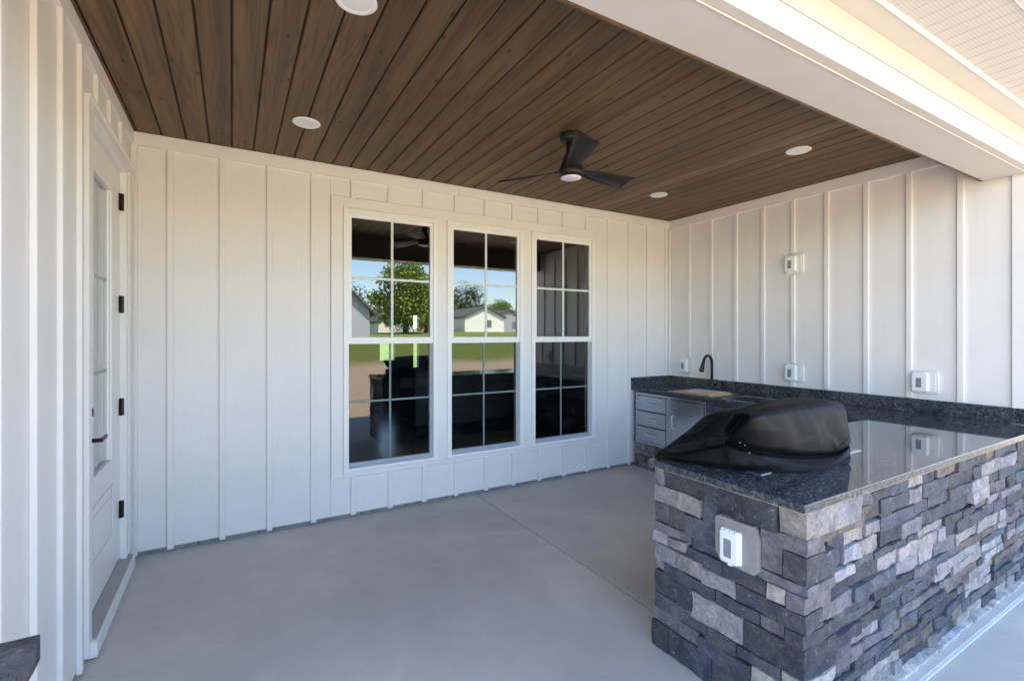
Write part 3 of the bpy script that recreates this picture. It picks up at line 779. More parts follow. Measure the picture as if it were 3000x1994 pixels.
# ================================================================== FAN
FX, FY = 2.11, 2.775
fan = empty('ceiling_fan', (FX, FY, ZC)); tag(fan, 'black three-blade ceiling fan with a white light lens', 'ceiling fan')
def fl(name, bm, mat, z=0, smooth=True, rot=None):
    o = link(name, bm, mat, smooth=smooth, loc=(0, 0, z)); o.parent = fan
    if rot: o.rotation_euler = rot
    return o
fl('canopy', lathe([(0, 0), (0.078, 0), (0.080, -0.006), (0.080, -0.045), (0.074, -0.055), (0.045, -0.06), (0, -0.06)], 40), M['black'])
bm = lathe([(0.0065, 0), (0.0065, -0.004), (0.003, -0.004), (0.003, 0)], 16); bmesh.ops.rotate(bm, verts=bm.verts, matrix=Matrix.Rotation(R(-90), 3, 'X'))
o = fl('canopy_screw', bm, M['steel_bright']); o.location = (0.0095 + 0.02, -0.0785, -0.022)
fl('neck', lathe([(0.0, -0.058), (0.040, -0.058), (0.034, -0.10), (0.036, -0.15), (0.05, -0.19), (0.0, -0.19)], 32), M['black'])
fl('motor_housing', lathe([(0, -0.145), (0.044, -0.145), (0.056, -0.18), (0.074, -0.225), (0.088, -0.262), (0.090, -0.285), (0.080, -0.298), (0.0, -0.299)], 48), M['black'])
fl('light_rim', lathe([(0.079, -0.2985), (0.083, -0.305), (0.080, -0.312), (0.074, -0.312)], 48), M['black'])
fl('light_lens', lathe([(0.0745, -0.305), (0.074, -0.313), (0.060, -0.319), (0.03, -0.322), (0, -0.323)], 40), M['lens2'])
def blade():
    bm = bmesh.new(); n = 14; rows = []
    L = 0.60
    for i in range(n + 1):
        t = i / n; r = 0.05 + (L - 0.05) * t
        w = 0.055 + 0.03 * math.sin(min(1, t * 3) * math.pi / 2) + 0.082 * t          # chord
        pitch = R(4 + 17 * min(1, t * 2.2))
        zc = -0.268 + 0.012 * (1 - t) + 0.02 * t * t
        off = -0.012 + 0.02 * t
        row = []
        for s, th in ((-0.5, 0.0), (-0.25, 1), (0.05, 1), (0.5, 0.0)):
            yy = s * w + off
            # cw side (negative local y when blade points along +x) sits higher
            xx = r - (0.045 * (s + 0.5) if t > 0.95 else 0) 
            row.append((Vector((xx, yy * math.cos(pitch), zc - yy * math.sin(pitch) + 0.006 * th)), Vector((xx, yy * math.cos(pitch), zc - yy * math.sin(pitch) - 0.003))))
        rows.append(row)
    T = [[bm.verts.new(a) for a, b in row] for row in rows]; B = [[bm.verts.new(b) for a, b in row] for row in rows]
    for i in range(n):
        for j in range(3):
            bm.faces.new((T[i][j], T[i + 1][j], T[i + 1][j + 1], T[i][j + 1])); bm.faces.new((B[i][j], B[i][j + 1], B[i + 1][j + 1], B[i + 1][j]))
        bm.faces.new((T[i][0], B[i][0], B[i + 1][0], T[i + 1][0])); bm.faces.new((T[i][3], T[i + 1][3], B[i + 1][3], B[i][3]))
    bm.faces.new([T[0][j] for j in range(4)] + [B[0][j] for j in (3, 2, 1, 0)])
    bm.faces.new([T[n][j] for j in (3, 2, 1, 0)] + [B[n][j] for j in range(4)])
    bmesh.ops.recalc_face_normals(bm, faces=bm.faces)
    return bm
base = -30.25
for kk, a in enumerate((-87.5, 32.5, 152.5)):
    if kk == 0: bl0 = fl('blade', blade(), M['black']); bl0.rotation_euler = (0, 0, R(base + a))
    else:
        o = bl0.copy(); COL.objects.link(o); o.parent = fan; o.rotation_euler = (0, 0, R(base + a))

# ================================================================== OUTDOOR KITCHEN
kit = empty('outdoor_kitchen', (1.9, 1.0, 0)); tag(kit, 'L-shaped stone faced counter with dark polished granite top', 'counter')
def pk(*a, **k): return at(kit, box(*a, **k))
CT0, CT1 = 0.915, 0.946
PXL, PYF, PYB, RX = 1.848, 0.998, 1.778, 4.172
# carcass
pk('carcass', 1.905, 4.80, 1.050, 1.735, 0.0, 0.912, M['mortar'], bev=0)
pk('carcass', 4.222, 4.80, 1.736, 4.262, 0.0, 0.912, M['mortar'], bev=0)
# worktop: peninsula slab and wall run slab meeting in a tight seam
def slab_top(name, poly):
    bm = prism(poly, CT0, CT1); 
    es = [e for e in bm.edges if abs(e.verts[0].co.z - e.verts[1].co.z) < 1e-4 and e.verts[0].co.z > CT1 - 0.001]
    bmesh.ops.bevel(bm, geom=es, offset=0.003, segments=2, profile=0.5, affect='EDGES')
    me_o = link(name, bm, M['granite'])
    me_o.data.materials.append(M['granite_edge'])
    for p in me_o.data.polygons:
        if abs(p.normal.z) < 0.3 or p.normal.z < -0.5: p.material_index = 1
    return at(kit, me_o)
slab_top('countertop', [(PXL, PYF), (RX, PYF), (RX, PYB), (PXL, PYB)])
slab_top('countertop', [(RX + 0.0008, PYF), (XR - 0.022, PYF), (XR - 0.022, YB - 0.022), (RX + 0.0008, YB - 0.022)])
o = pk('backsplash', XR - 0.0215, XR - 0.0008, 1.0, YB - 0.0225, CT1 + 0.0005, 1.060, M['granite'], bev=0.002)
o = pk('backsplash', RX, XR - 0.022, YB - 0.022, YB - 0.0008, CT1 - 0.03, 1.060, M['granite'], bev=0.002)
# sink rim, ice bin lid: steel flanges set in the worktop
def ring(name, x0, x1, y0, y1, w, mat, h=0.0025):
    bm = bmesh.new()
    for a in ((x0, x0 + w, y0, y1), (x1 - w, x1, y0, y1), (x0 + w, x1 - w, y0, y0 + w), (x0 + w, x1 - w, y1 - w, y1)):
        add_box(bm, a[0], a[1], a[2], a[3], CT1 + 0.0004, CT1 + h, 0)
    return at(kit, link(name, bm, mat))
ring('sink_rim', 4.205, 4.66, 3.19, 3.76, 0.022, M['steel_rim'])
pk('sink_basin', 4.227, 4.638, 3.212, 3.738, CT1 + 0.0003, CT1 + 0.0012, M['steel_rim'], bev=0)
ring('ice_bin_rim', 4.188, 4.60, 2.62, 3.07, 0.014, M['steel_rim'])

# ---- stone veneer on the end face (looks towards -x), laid course by course
F = 1.872
def end_stone(y0, y1, z0, z1, t, corner=False):
    d = srnd.uniform(-0.012, 0.006)
    if corner:
        wx = srnd.uniform(0.10, 0.24) if t != 'L' else 0.30
        stone(kit, F + d, F + wx, 1.004 + srnd.uniform(-0.006, 0.006), y1 - 0.003, z0 + 0.001, z1 - 0.001, t.lower(), amp=0.007)
        return (F + wx, z0, z1)
    stone(kit, F + d, F + 0.05, y0 + 0.002, y1 - 0.002, z0 + 0.001, z1 - 0.001, t, amp=0.008)
ES = [(1.688,1.755,.825,.914,'m'),(1.30,1.688,.825,.914,'d'),(1.11,1.30,.795,.914,'d'),
 (1.471,1.76,.738,.825,'l'),(1.392,1.471,.73,.825,'b'),
 (1.666,1.76,.642,.738,'m'),(1.573,1.666,.636,.738,'d'),(1.392,1.573,.628,.73,'b'),
 (1.101,1.19,.628,.738,'m'),
 (1.53,1.765,.588,.636,'m'),(1.30,1.53,.578,.628,'b'),
 (1.675,1.778,.53,.588,'l'),(1.558,1.675,.535,.588,'l'),(1.372,1.558,.517,.578,'b'),(1.164,1.372,.517,.588,'d'),(1.08,1.164,.518,.588,'l'),
 (1.468,1.765,.442,.53,'l'),(1.298,1.468,.442,.517,'l'),
 (1.70,1.755,.395,.442,'l'),(1.406,1.70,.385,.442,'b'),(1.188,1.406,.385,.442,'d'),(1.088,1.188,.385,.442,'m'),
 (1.527,1.76,.275,.385,'d'),(1.262,1.527,.265,.385,'l'),
 (1.446,1.765,.20,.275,'b'),(1.296,1.446,.20,.265,'b'),(1.10,1.296,.21,.265,'b'),
 (1.49,1.77,.132,.20,'m'),(1.232,1.49,.12,.20,'b'),(1.104,1.232,.12,.21,'l'),
 (1.66,1.77,0,.132,'d'),(1.42,1.66,0,.132,'b'),(1.2,1.42,0,.12,'d'),(1.1,1.2,0,.12,'m')]
for y0, y1, z0, z1, t in ES: end_stone(y0, y1, z0, z1, t)
CS = [(1.11,.805,.914,'L'),(1.19,.738,.805,'m'),(1.101,.628,.738,'d'),(1.30,.588,.628,'m'),(1.08,.518,.588,'m'),(1.298,.442,.518,'d'),(1.088,.385,.442,'d'),(1.262,.265,.385,'d'),(1.10,.21,.265,'l'),(1.104,.12,.21,'d'),(1.10,0,.12,'b')]
corner = []
for y1, z0, z1, t in CS:
    corner.append(end_stone(1.0, y1, z0, z1, 'l' if t == 'L' else t, True) if t != 'L' else None)
    if t == 'L':
        stone(kit, F - 0.006, 2.285, 1.000, y1 - 0.003, z0 + 0.002, z1 - 0.002, 'l'); corner[-1] = (2.285, z0, z1)
# ---- long front face (looks towards -y)
LIGHT = [(2.21,2.51,.70,.80),(2.19,2.51,.625,.70),(2.805,2.96,.80,.90),(2.0,2.27,.59,.625),(2.507,2.887,.51,.60),(2.887,3.214,.53,.645),(2.648,3.09,.46,.53),(3.71,4.34,.76,.84),(3.57,3.84,.65,.77),(3.84,4.04,.60,.66),(3.39,4.00,.45,.52),(4.0,4.12,.42,.52),(3.10,3.74,.31,.405),(3.74,4.09,.28,.36),(4.14,4.50,.30,.37),(3.50,3.92,.11,.27),(3.97,4.31,.01,.08),(3.36,3.74,.0,.07),(2.24,2.51,.28,.32),(2.37,2.71,.02,.12),(2.53,2.65,.09,.13)]
FF = 1.030
cz = [0,.065,.12,.165,.21,.265,.31,.36,.405,.45,.518,.588,.628,.70,.765,.84,.914]
def xstart(zm):
    for (xe, z0, z1) in corner:
        if z0 <= zm < z1: return xe
    return 2.0
for i in range(len(cz) - 1):
    z0, z1 = cz[i], cz[i + 1]; zm = (z0 + z1) / 2
    x = xstart(zm) + 0.002
    while x < 5.02:
        w = srnd.uniform(0.14, 0.40)
        # let the pale stones begin and end where they do in the wall
        for (a, b, c, d) in LIGHT:
            if c <= zm <= d:
                if x < a - 0.03 < x + w: w = a - x
                elif a - 0.04 <= x < b - 0.05 and x + w > b - 0.04: w = b - x
        w = max(w, 0.05)
        t = srnd.choice('dddbbbmmdw')
        if any(a - 0.02 <= x + w / 2 <= b + 0.02 and c <= zm <= d for a, b, c, d in LIGHT): t = 'l'
        zz0, zz1 = z0 + srnd.uniform(-0.006, 0.004), z1 + srnd.uniform(-0.004, 0.006)
        if i == len(cz) - 2: zz1 = z1
        if i == 0: zz0 = 0
        dd = srnd.uniform(-0.013, 0.007)
        stone(kit, x + 0.001, x + w - 0.0015, FF + dd, FF + 0.05, zz0 + 0.0015, zz1 - 0.0015, t, amp=0.0085)
        x += w
x = 1.95
while x < 5.0:
    w = srnd.uniform(0.08, 0.2)
    o = stone(kit, x, x + w, 0.992 + srnd.uniform(0, .008), 1.04, -0.004, srnd.uniform(0.010, 0.020), 'l', amp=0.004); o.name = 'mortar_bead'; o.color = (0.42, 0.42, 0.40, 1); x += w - 0.004
pk('underside_edge', PXL + 0.002, PXL + 0.03, PYF + 0.002, PYB - 0.002, CT0 - 0.0035, CT0 - 0.0005, M['raw_edge'], bev=0)
pk('underside_edge', PXL + 0.031, XR - 0.03, PYF + 0.002, PYF + 0.03, CT0 - 0.0035, CT0 - 0.0005, M['raw_edge'], bev=0)
# ---- stones on the cabinet face of the wall run and inside face of the peninsula
def side_stones(xa, y0, y1, z0, z1, seedchoice='ddbbmml'):
    z = z0
    while z < z1 - 0.02:
        h_ = min(srnd.uniform(0.055, 0.1), z1 - z)
        if z1 - (z + h_) < 0.03: h_ = z1 - z
        y = y0
        while y < y1 - 0.015:
            w = min(srnd.uniform(0.1, 0.28), y1 - y)
            if y1 - (y + w) < 0.05: w = y1 - y
            stone(kit, xa + srnd.uniform(-0.008, 0.006), xa + 0.035, y + 0.0015, y + w - 0.0015, z + 0.0015, z + h_ - 0.0015, srnd.choice(seedchoice), amp=0.004)
            y += w
        z += h_
side_stones(4.196, 1.80, 4.262, 0.0, 0.296)
side_stones(4.196, 4.237, 4.265, 0.296, 0.912, 'bbm')
side_stones(4.196, 1.80, 3.242, 0.296, 0.912)
x = 1.93
z = 0
for zz0, zz1 in zip([0, .09, .17, .25, .34, .42, .51, .6, .68, .77, .85], [.09, .17, .25, .34, .42, .51, .6, .68, .77, .85, .914]):
    x = 1.905
    while x < 4.1:
        w = srnd.uniform(0.2, 0.4); stone(kit, x, x + w - 0.003, 1.72, 1.762, zz0 + .001, zz1 - .001, srnd.choice('dbml')); x += w

# ---- stainless drawer and door unit
cab = empty('drawer_cabinet', (4.2, 3.74, 0.3)); tag(cab, 'stainless steel drawer and door unit set in the stone under the sink', 'cabinet')
def pc(*a, **k): return at(cab, box(*a, **k))
CX = 4.193
bm = bmesh.new()
fr_ = [(3.243, 3.262, .300, .893), (4.210, 4.236, .300, .893), (3.262, 4.210, .300, .322), (3.262, 4.210, .866, .893), (3.700, 3.766, .322, .866)]
for a in fr_: add_box(bm, CX, CX + 0.028, a[0], a[1], a[2], a[3], 0)
at(cab, link('frame', bm, M['steel']))
def handle_bar(root, p0, p1, out=0.028, r=0.005):
    p0, p1 = Vector(p0), Vector(p1); o_ = Vector((-out, 0, 0)); d = (p1 - p0).normalized() * 0.012
    bm = tube([p0, p0 + o_ * 0.7, p0 + o_ + d, p1 + o_ - d, p1 + o_ * 0.7, p1], r + 0.001, 10)
    o = link('handle', bm, M['steel_bright'], smooth=True); return o
for z0, z1 in ((.327, .496), (.507, .676), (.687, .861)):
    d_ = pc('drawer', CX - 0.006, CX + 0.020, 3.771, 4.205, z0, z1, M['steel'], bev=0.003)
    hb = handle_bar(d_, (CX - 0.006, 3.915, (z0 + z1) / 2 + 0.004), (CX - 0.006, 4.06, (z0 + z1) / 2 + 0.004))
    hb.parent = d_; hb.location = -(Vector(d_.location) + Vector(cab.location))
d_ = pc('cabinet_door', CX - 0.006, CX + 0.020, 3.267, 3.695, .327, .861, M['steel'], bev=0.003)
hb = handle_bar(d_, (CX - 0.006, 3.66, .549), (CX - 0.006, 3.66, .688)); hb.parent = d_; hb.location = -(Vector(d_.location) + Vector(cab.location))
at(cab, box('maker_plate', CX - 0.0072, CX - 0.0062, 4.155, 4.195, .846, .850, M['bronze'], bev=0))
pc('cavity', CX + 0.029, CX + 0.031, 3.25, 4.23, .31, .89, M['gasket'], bev=0)

# ---- tap
tap = empty('kitchen_tap', (4.72, 3.575, CT1)); tag(tap, 'matte black gooseneck tap behind the sink', 'tap')
def ft(name, bm, mat=None):
    o = link(name, bm, mat or M['black'], smooth=True); o.parent = tap; return o
ft('tap_base', lathe([(0, 0.0005), (0.027, 0.0005), (0.027, 0.006), (0.022, 0.012), (0.0225, 0.11), (0.019, 0.125), (0, 0.125)], 28))
arc = [(0, 0, 0.12), (0, 0, 0.20), (0, 0, 0.312)]
ra = 0.084
dirv = Vector((-0.93, -0.10, 0)).normalized()
for q in range(1, 13):
    a = math.pi * q / 12 * 0.92
    arc.append(tuple(dirv * (ra * (1 - math.cos(a))) + Vector((0, 0, 0.312 + ra * math.sin(a)))))
ft('spout', tube(arc, 0.0155, 16))
e1 = Vector(arc[-1]); e0 = Vector(arc[-2]); dn = (e1 - e0).normalized()
ft('spray_head', tube([e1, e1 + dn * 0.012, e1 + dn * 0.03, e1 + dn * 0.115, e1 + dn * 0.12], [0.0165, 0.0185, 0.020, 0.0255, 0.022], 20))
ft('lever', tube([(0.0, 0, 0.065), (0.012, -0.045, 0.065), (0.015, -0.058, 0.072), (0.012, -0.050, 0.135)], [0.017, 0.015, 0.009, 0.006], 14))

# ---- cutting board
cb = empty('cutting_board', (4.4, 3.46, CT1)); tag(cb, 'pale wooden sink cover board with a raw pine edge lying on the sink', 'cutting board')
at(cb, box('frame_edge', 4.222, 4.585, 3.235, 3.645, CT1 + 0.003, CT1 + 0.017, M['wood_edge'], bev=0.003))
at(cb, box('board_panel', 4.245, 4.565, 3.262, 3.62, CT1 + 0.0175, CT1 + 0.022, M['board_face'], bev=0.002))

# ---- built-in grill and its cover
gr = empty('built_in_grill', (2.5, 1.55, CT1)); tag(gr, 'stainless built-in grill mostly hidden by its cover, steel flange corners showing', 'grill')
bm = bmesh.new()
for a in ((2.075, 2.99, 1.312, 1.338), (2.075, 2.10, 1.338, 1.775), (2.965, 2.99, 1.338, 1.775)):
    add_box(bm, a[0], a[1], a[2], a[3], CT1 + 0.0006, CT1 + 0.003, 0)
at(gr, link('flange', bm, M['steel_rim']))
at(gr, box('firebox', 2.16, 2.74, 1.40, 1.72, CT1 + 0.003, 1.06, M['steel'], bev=0.02))
at(gr, box('control_panel', 2.14, 2.80, 1.70, 1.79, 0.80, CT1 + 0.01, M['steel'], bev=0.01))

cv = empty('grill_cover', (2.4, 1.55, CT1)); tag(cv, 'wrinkled black vinyl cover draped over the grill on the counter', 'grill cover')
HZ = CT1 + 0.002
# rings of control points from the hem up to the crown; 13 stations round the cover
rings = [
 [(1.887, 1.774, 0.948), (1.938, 1.672, 0.948), (2.006, 1.464, 0.948), (2.028, 1.435, 0.948), (2.072, 1.392, 0.948), (2.167, 1.307, 0.948), (2.315, 1.216, 0.948), (2.569, 1.232, 0.948), (2.815, 1.29, 0.948), (2.905, 1.45, 0.948), (2.88, 1.8, 0.948), (2.5, 1.83, 0.948), (2.1, 1.83, 0.948)],
 [(1.897, 1.775, 0.956), (1.915, 1.66, 0.97), (1.994, 1.455, 0.985), (2.001, 1.41, 0.989), (2.033, 1.36, 0.988), (2.165, 1.3, 0.982), (2.36, 1.24, 0.962), (2.62, 1.255, 0.960), (2.841, 1.3, 0.965), (2.905, 1.45, 0.978), (2.88, 1.8, 0.978), (2.5, 1.83, 0.978), (2.1, 1.82, 0.968)],
 [(1.912, 1.765, 0.978), (1.941, 1.66, 0.978), (2.007, 1.49, 1.041), (2.008, 1.44, 1.057), (2.023, 1.395, 1.048), (2.102, 1.335, 1.029), (2.323, 1.285, 0.989), (2.655, 1.282, 0.966), (2.837, 1.3, 0.99), (2.9, 1.45, 1.008), (2.87, 1.79, 0.998), (2.5, 1.81, 0.998), (2.1, 1.81, 0.978)],
 [(1.93, 1.77, 0.98), (1.982, 1.68, 0.987), (2.065, 1.52, 1.04), (2.082, 1.48, 1.06), (2.074, 1.43, 1.054), (2.151, 1.36, 1.031), (2.386, 1.32, 0.987), (2.69, 1.315, 0.962), (2.852, 1.318, 0.992), (2.88, 1.45, 1.023), (2.86, 1.78, 1.018), (2.5, 1.8, 1.018), (2.1, 1.8, 0.998)],
 [(1.951, 1.745, 1.005), (1.994, 1.66, 1.035), (2.056, 1.5, 1.082), (2.073, 1.47, 1.08), (2.024, 1.405, 1.095), (2.059, 1.325, 1.082), (2.323, 1.285, 1.031), (2.644, 1.285, 0.992), (2.835, 1.292, 1.017), (2.89, 1.45, 1.048), (2.86, 1.76, 1.038), (2.5, 1.78, 1.038), (2.12, 1.79, 1.028)],
 [(2.036, 1.71, 1.064), (2.09, 1.65, 1.087), (2.044, 1.485, 1.141), (2.117, 1.485, 1.116), (1.998, 1.345, 1.163), (2.084, 1.295, 1.15), (2.328, 1.288, 1.121), (2.594, 1.288, 1.099), (2.814, 1.295, 1.088), (2.87, 1.45, 1.108), (2.85, 1.71, 1.088), (2.5, 1.74, 1.088), (2.16, 1.75, 1.078)],
 [(2.086, 1.64, 1.154), (2.1, 1.58, 1.164), (2.072, 1.46, 1.188), (2.134, 1.44, 1.18), (2.015, 1.312, 1.212), (2.135, 1.31, 1.213), (2.368, 1.31, 1.213), (2.638, 1.31, 1.21), (2.83, 1.315, 1.175), (2.86, 1.45, 1.183), (2.83, 1.6, 1.148), (2.5, 1.66, 1.148), (2.22, 1.68, 1.138)],
 [(2.099, 1.6, 1.18), (2.097, 1.53, 1.205), (2.083, 1.455, 1.218), (2.107, 1.425, 1.214), (2.098, 1.385, 1.222), (2.215, 1.365, 1.237), (2.458, 1.36, 1.244), (2.703, 1.36, 1.24), (2.871, 1.365, 1.214), (2.83, 1.44, 1.22), (2.79, 1.52, 1.206), (2.5, 1.56, 1.21), (2.27, 1.58, 1.203)],
 [(2.3, 1.47, 1.241), (2.3, 1.46, 1.241), (2.3, 1.45, 1.241), (2.3, 1.44, 1.241), (2.32, 1.43, 1.241), (2.4, 1.425, 1.243), (2.5, 1.42, 1.245), (2.58, 1.42, 1.246), (2.64, 1.43, 1.247), (2.66, 1.44, 1.247), (2.64, 1.46, 1.247), (2.5, 1.47, 1.245), (2.4, 1.475, 1.243)],
]
def cr(p0, p1, p2, p3, t):
    return 0.5 * ((2 * p1) + (p2 - p0) * t + (2 * p0 - 5 * p1 + 4 * p2 - p3) * t * t + (3 * p1 - p0 - 3 * p2 + p3) * t ** 3)
RR = [[Vector(p) for p in r] for r in rings]
NU, NV = 12, 10
fine = []
for r in RR:
    n = len(r); row = []
    for i in range(n):
        for q in range(NU): row.append(cr(r[i - 1], r[i], r[(i + 1) % n], r[(i + 2) % n], q / NU).lerp(r[i].lerp(r[(i + 1) % n], q / NU), 0.45))
    fine.append(row)
full = []
for i in range(len(fine) - 1):
    for q in range(NV):
        t = q / NV
        full.append([cr(fine[max(i - 1, 0)][k], fine[i][k], fine[i + 1][k], fine[min(i + 2, len(fine) - 1)][k], t).lerp(fine[i][k].lerp(fine[i + 1][k], t), 0.4) for k in range(len(fine[0]))])
full.append(fine[-1])
nrow, ncol = len(full), len(full[0])
cen = Vector((2.42, 1.52, 1.02))
def crease(p, a, b, width, depth):
    a, b = Vector(a), Vector(b); ab = b - a; t = max(0, min(1, (p - a).dot(ab) / ab.length_squared))
    d = (p - (a + ab * t)).length
    return 1.6 * depth * max(0.0, 1 - d / width) ** 1.1 * math.sin(math.pi * min(1, max(0.0, t * 0.85 + 0.1)))
CREASES = [((2.03, 1.40, 1.06), (2.45, 1.28, 1.07), .03, -.007), ((2.06, 1.36, 1.05), (2.26, 1.29, 1.03), .025, .010), ((2.10, 1.34, 1.02), (2.18, 1.30, 1.08), .02, -.009),
  ((2.09, 1.31, 1.19), (2.20, 1.29, 1.15), .02, .005), ((2.03, 1.38, 1.03), (2.12, 1.32, 0.965), .018, -.008), ((2.20, 1.31, 1.0), (2.42, 1.25, 0.975), .02, .008),
  ((2.66, 1.28, .975), (2.83, 1.29, 1.045), .022, .014), ((2.62, 1.28, 1.06), (2.70, 1.28, .985), .02, -.008), ((2.62, 1.28, 1.18), (2.78, 1.29, 1.06), .06, -.005),
  ((1.93, 1.72, .985), (2.01, 1.50, 1.0), .02, .007), ((2.02, 1.60, 1.09), (2.08, 1.50, 1.16), .03, .007), ((1.97, 1.62, .975), (2.02, 1.45, .965), .014, -.006),
  ((2.28, 1.31, 1.2), (2.36, 1.29, 1.06), .05, .005), ((2.45, 1.29, 1.16), (2.50, 1.28, 1.02), .05, -.004)]
pts_ = []
for row in full:
    for p in row:
        out = p - cen; out.z *= 0.6; out.normalize()
        hfac = min(1, max(0, (p.z - HZ) / 0.02))
        d = sum(crease(p, *c_) for c_ in CREASES)
        q1 = Vector((p.x * 7, p.y * 7, p.z * 9)); q2 = Vector((p.x * 18 + 3, p.y * 18, p.z * 10 + p.x * 9))
        nn = noise.noise(q1) * 0.003 + (0.5 - abs(noise.noise(q2))) * 0.0035
        q = p + out * (nn - d) * hfac
        q.z = max(q.z, HZ)
        pts_.append(q)
pts_.append(sum((pts_[(nrow - 1) * ncol + k] for k in range(ncol)), Vector()) / ncol)
bm = bmesh.new(); G = [bm.verts.new(p) for p in pts_]
for i in range(nrow - 1):
    for k in range(ncol):
        bm.faces.new((G[i * ncol + k], G[i * ncol + (k + 1) % ncol], G[(i + 1) * ncol + (k + 1) % ncol], G[(i + 1) * ncol + k]))
for k in range(ncol): bm.faces.new((G[(nrow - 1) * ncol + k], G[(nrow - 1) * ncol + (k + 1) % ncol], G[-1]))
bmesh.ops.recalc_face_normals(bm, faces=bm.faces)
o = link('cover_shell', bm, M['cover'], smooth=True); at(cv, o)
# hem seam, pocket flap, buckle
def quadpatch(name, pts, th, mat):
    bm = bmesh.new(); P_ = [Vector(p) for p in pts]
    n = (P_[1] - P_[0]).cross(P_[3] - P_[0]).normalized()
    a = [bm.verts.new(p) for p in P_]; b = [bm.verts.new(p + n * th) for p in P_]
    bm.faces.new(a); bm.faces.new(b[::-1])
    for i in range(4): bm.faces.new((a[i], a[(i + 1) % 4], b[(i + 1) % 4], b[i]))
    bmesh.ops.recalc_face_normals(bm, faces=bm.faces)
    bmesh.ops.bevel(bm, geom=list(bm.edges), offset=0.003, segments=2, affect='EDGES')
    return at(cv, link(name, bm, mat, smooth=True))
from mathutils.bvhtree import BVHTree
bvh = BVHTree.FromPolygons([tuple(p) for p in pts_], [(i * ncol + k, i * ncol + (k + 1) % ncol, (i + 1) * ncol + (k + 1) % ncol, (i + 1) * ncol + k) for i in range(nrow - 1) for k in range(ncol)])
def on_cloth(p, lift=0.002):
    q, nrm, _, _ = bvh.find_nearest(Vector(p))
    if (q - Vector((2.45, 1.55, 1.0))).dot(nrm) < 0: nrm = -nrm
    return q + nrm * lift
# sewn vent flap, laid on the cloth as a small gridded patch with a stitched border
C4 = [Vector(c_) for c_ in ((2.00, 1.56, 1.035), (2.035, 1.475, 1.055), (2.045, 1.48, 1.10), (2.02, 1.56, 1.08))]
bm = bmesh.new(); gv = []
for a_ in range(9):
    row = []
    for b_ in range(6):
        u_, v_ = a_ / 8, b_ / 5
        p = C4[0].lerp(C4[1], u_).lerp(C4[3].lerp(C4[2], u_), v_)
        edge = a_ in (0, 8) or b_ == 5
        row.append(bm.verts.new(on_cloth(p, 0.0005 if edge else 0.007)))
    gv.append(row)
for a_ in range(8):
    for b_ in range(5): bm.faces.new((gv[a_][b_], gv[a_ + 1][b_], gv[a_ + 1][b_ + 1], gv[a_][b_ + 1]))
bmesh.ops.recalc_face_normals(bm, faces=bm.faces)
at(cv, link('vent_flap', bm, M['cover']))
# hem binding and the vertical seam
hem = [on_cloth(pts_[k] + Vector((0, 0, 0.004)), 0.001) for k in range(ncol)]
at(cv, link('hem_binding', tube(hem[:110], 0.0028, 6, False), M['cover'], smooth=True))
seam = [on_cloth(Vector((2.008 - 0.006 * t_, 1.462 + 0.01 * t_, 0.955 + 0.08 * t_)), 0.0006) for t_ in (0, .2, .4, .6, .8, 1)]
at(cv, link('seam', tube(seam, 0.0016, 6), M['cover'], smooth=True))
for p in ((2.035, 1.39, 1.085), (2.045, 1.375, 1.065), (2.06, 1.36, 1.045)):
    bm = lathe([(0, -0.002), (0.0035, -0.0015), (0.004, 0), (0.003, 0.002), (0, 0.0025)], 10)
    at(cv, link('snap', bm, M['steel_rim'], smooth=True, loc=on_cloth(p, 0.002)))

# ================================================================== OUTLETS
def rrect(w, h, r, n=5):
    pts = []
    for cx, cy, a0 in ((w / 2 - r, h / 2 - r, 0), (-w / 2 + r, h / 2 - r, 90), (-w / 2 + r, -h / 2 + r, 180), (w / 2 - r, -h / 2 + r, 270)):
        for k in range(n + 1):
            a = R(a0 + 90 * k / n); pts.append((cx + r * math.cos(a), cy + r * math.sin(a)))
    return pts
def xplate(poly, x0, x1, yc, zc, bev=0.0):
    """poly (y', z') extruded along x between x0 and x1 (front at x0), centred yc, zc"""
    bm = bmesh.new()
    a = [bm.verts.new((x0, yc + p, zc + q)) for p, q in poly]; b = [bm.verts.new((x1, yc + p, zc + q)) for p, q in poly]
    bm.faces.new(a); bm.faces.new(b[::-1]); n = len(poly)
    for i in range(n): bm.faces.new((a[i], a[(i + 1) % n], b[(i + 1) % n], b[i]))
    bmesh.ops.recalc_face_normals(bm, faces=bm.faces)
    if bev:
        es = [e for e in bm.edges if abs(e.verts[0].co.x - x0) < 1e-5 and abs(e.verts[1].co.x - x0) < 1e-5]
        bmesh.ops.bevel(bm, geom=es, offset=bev, segments=3, profile=0.6, affect='EDGES')
    return bm
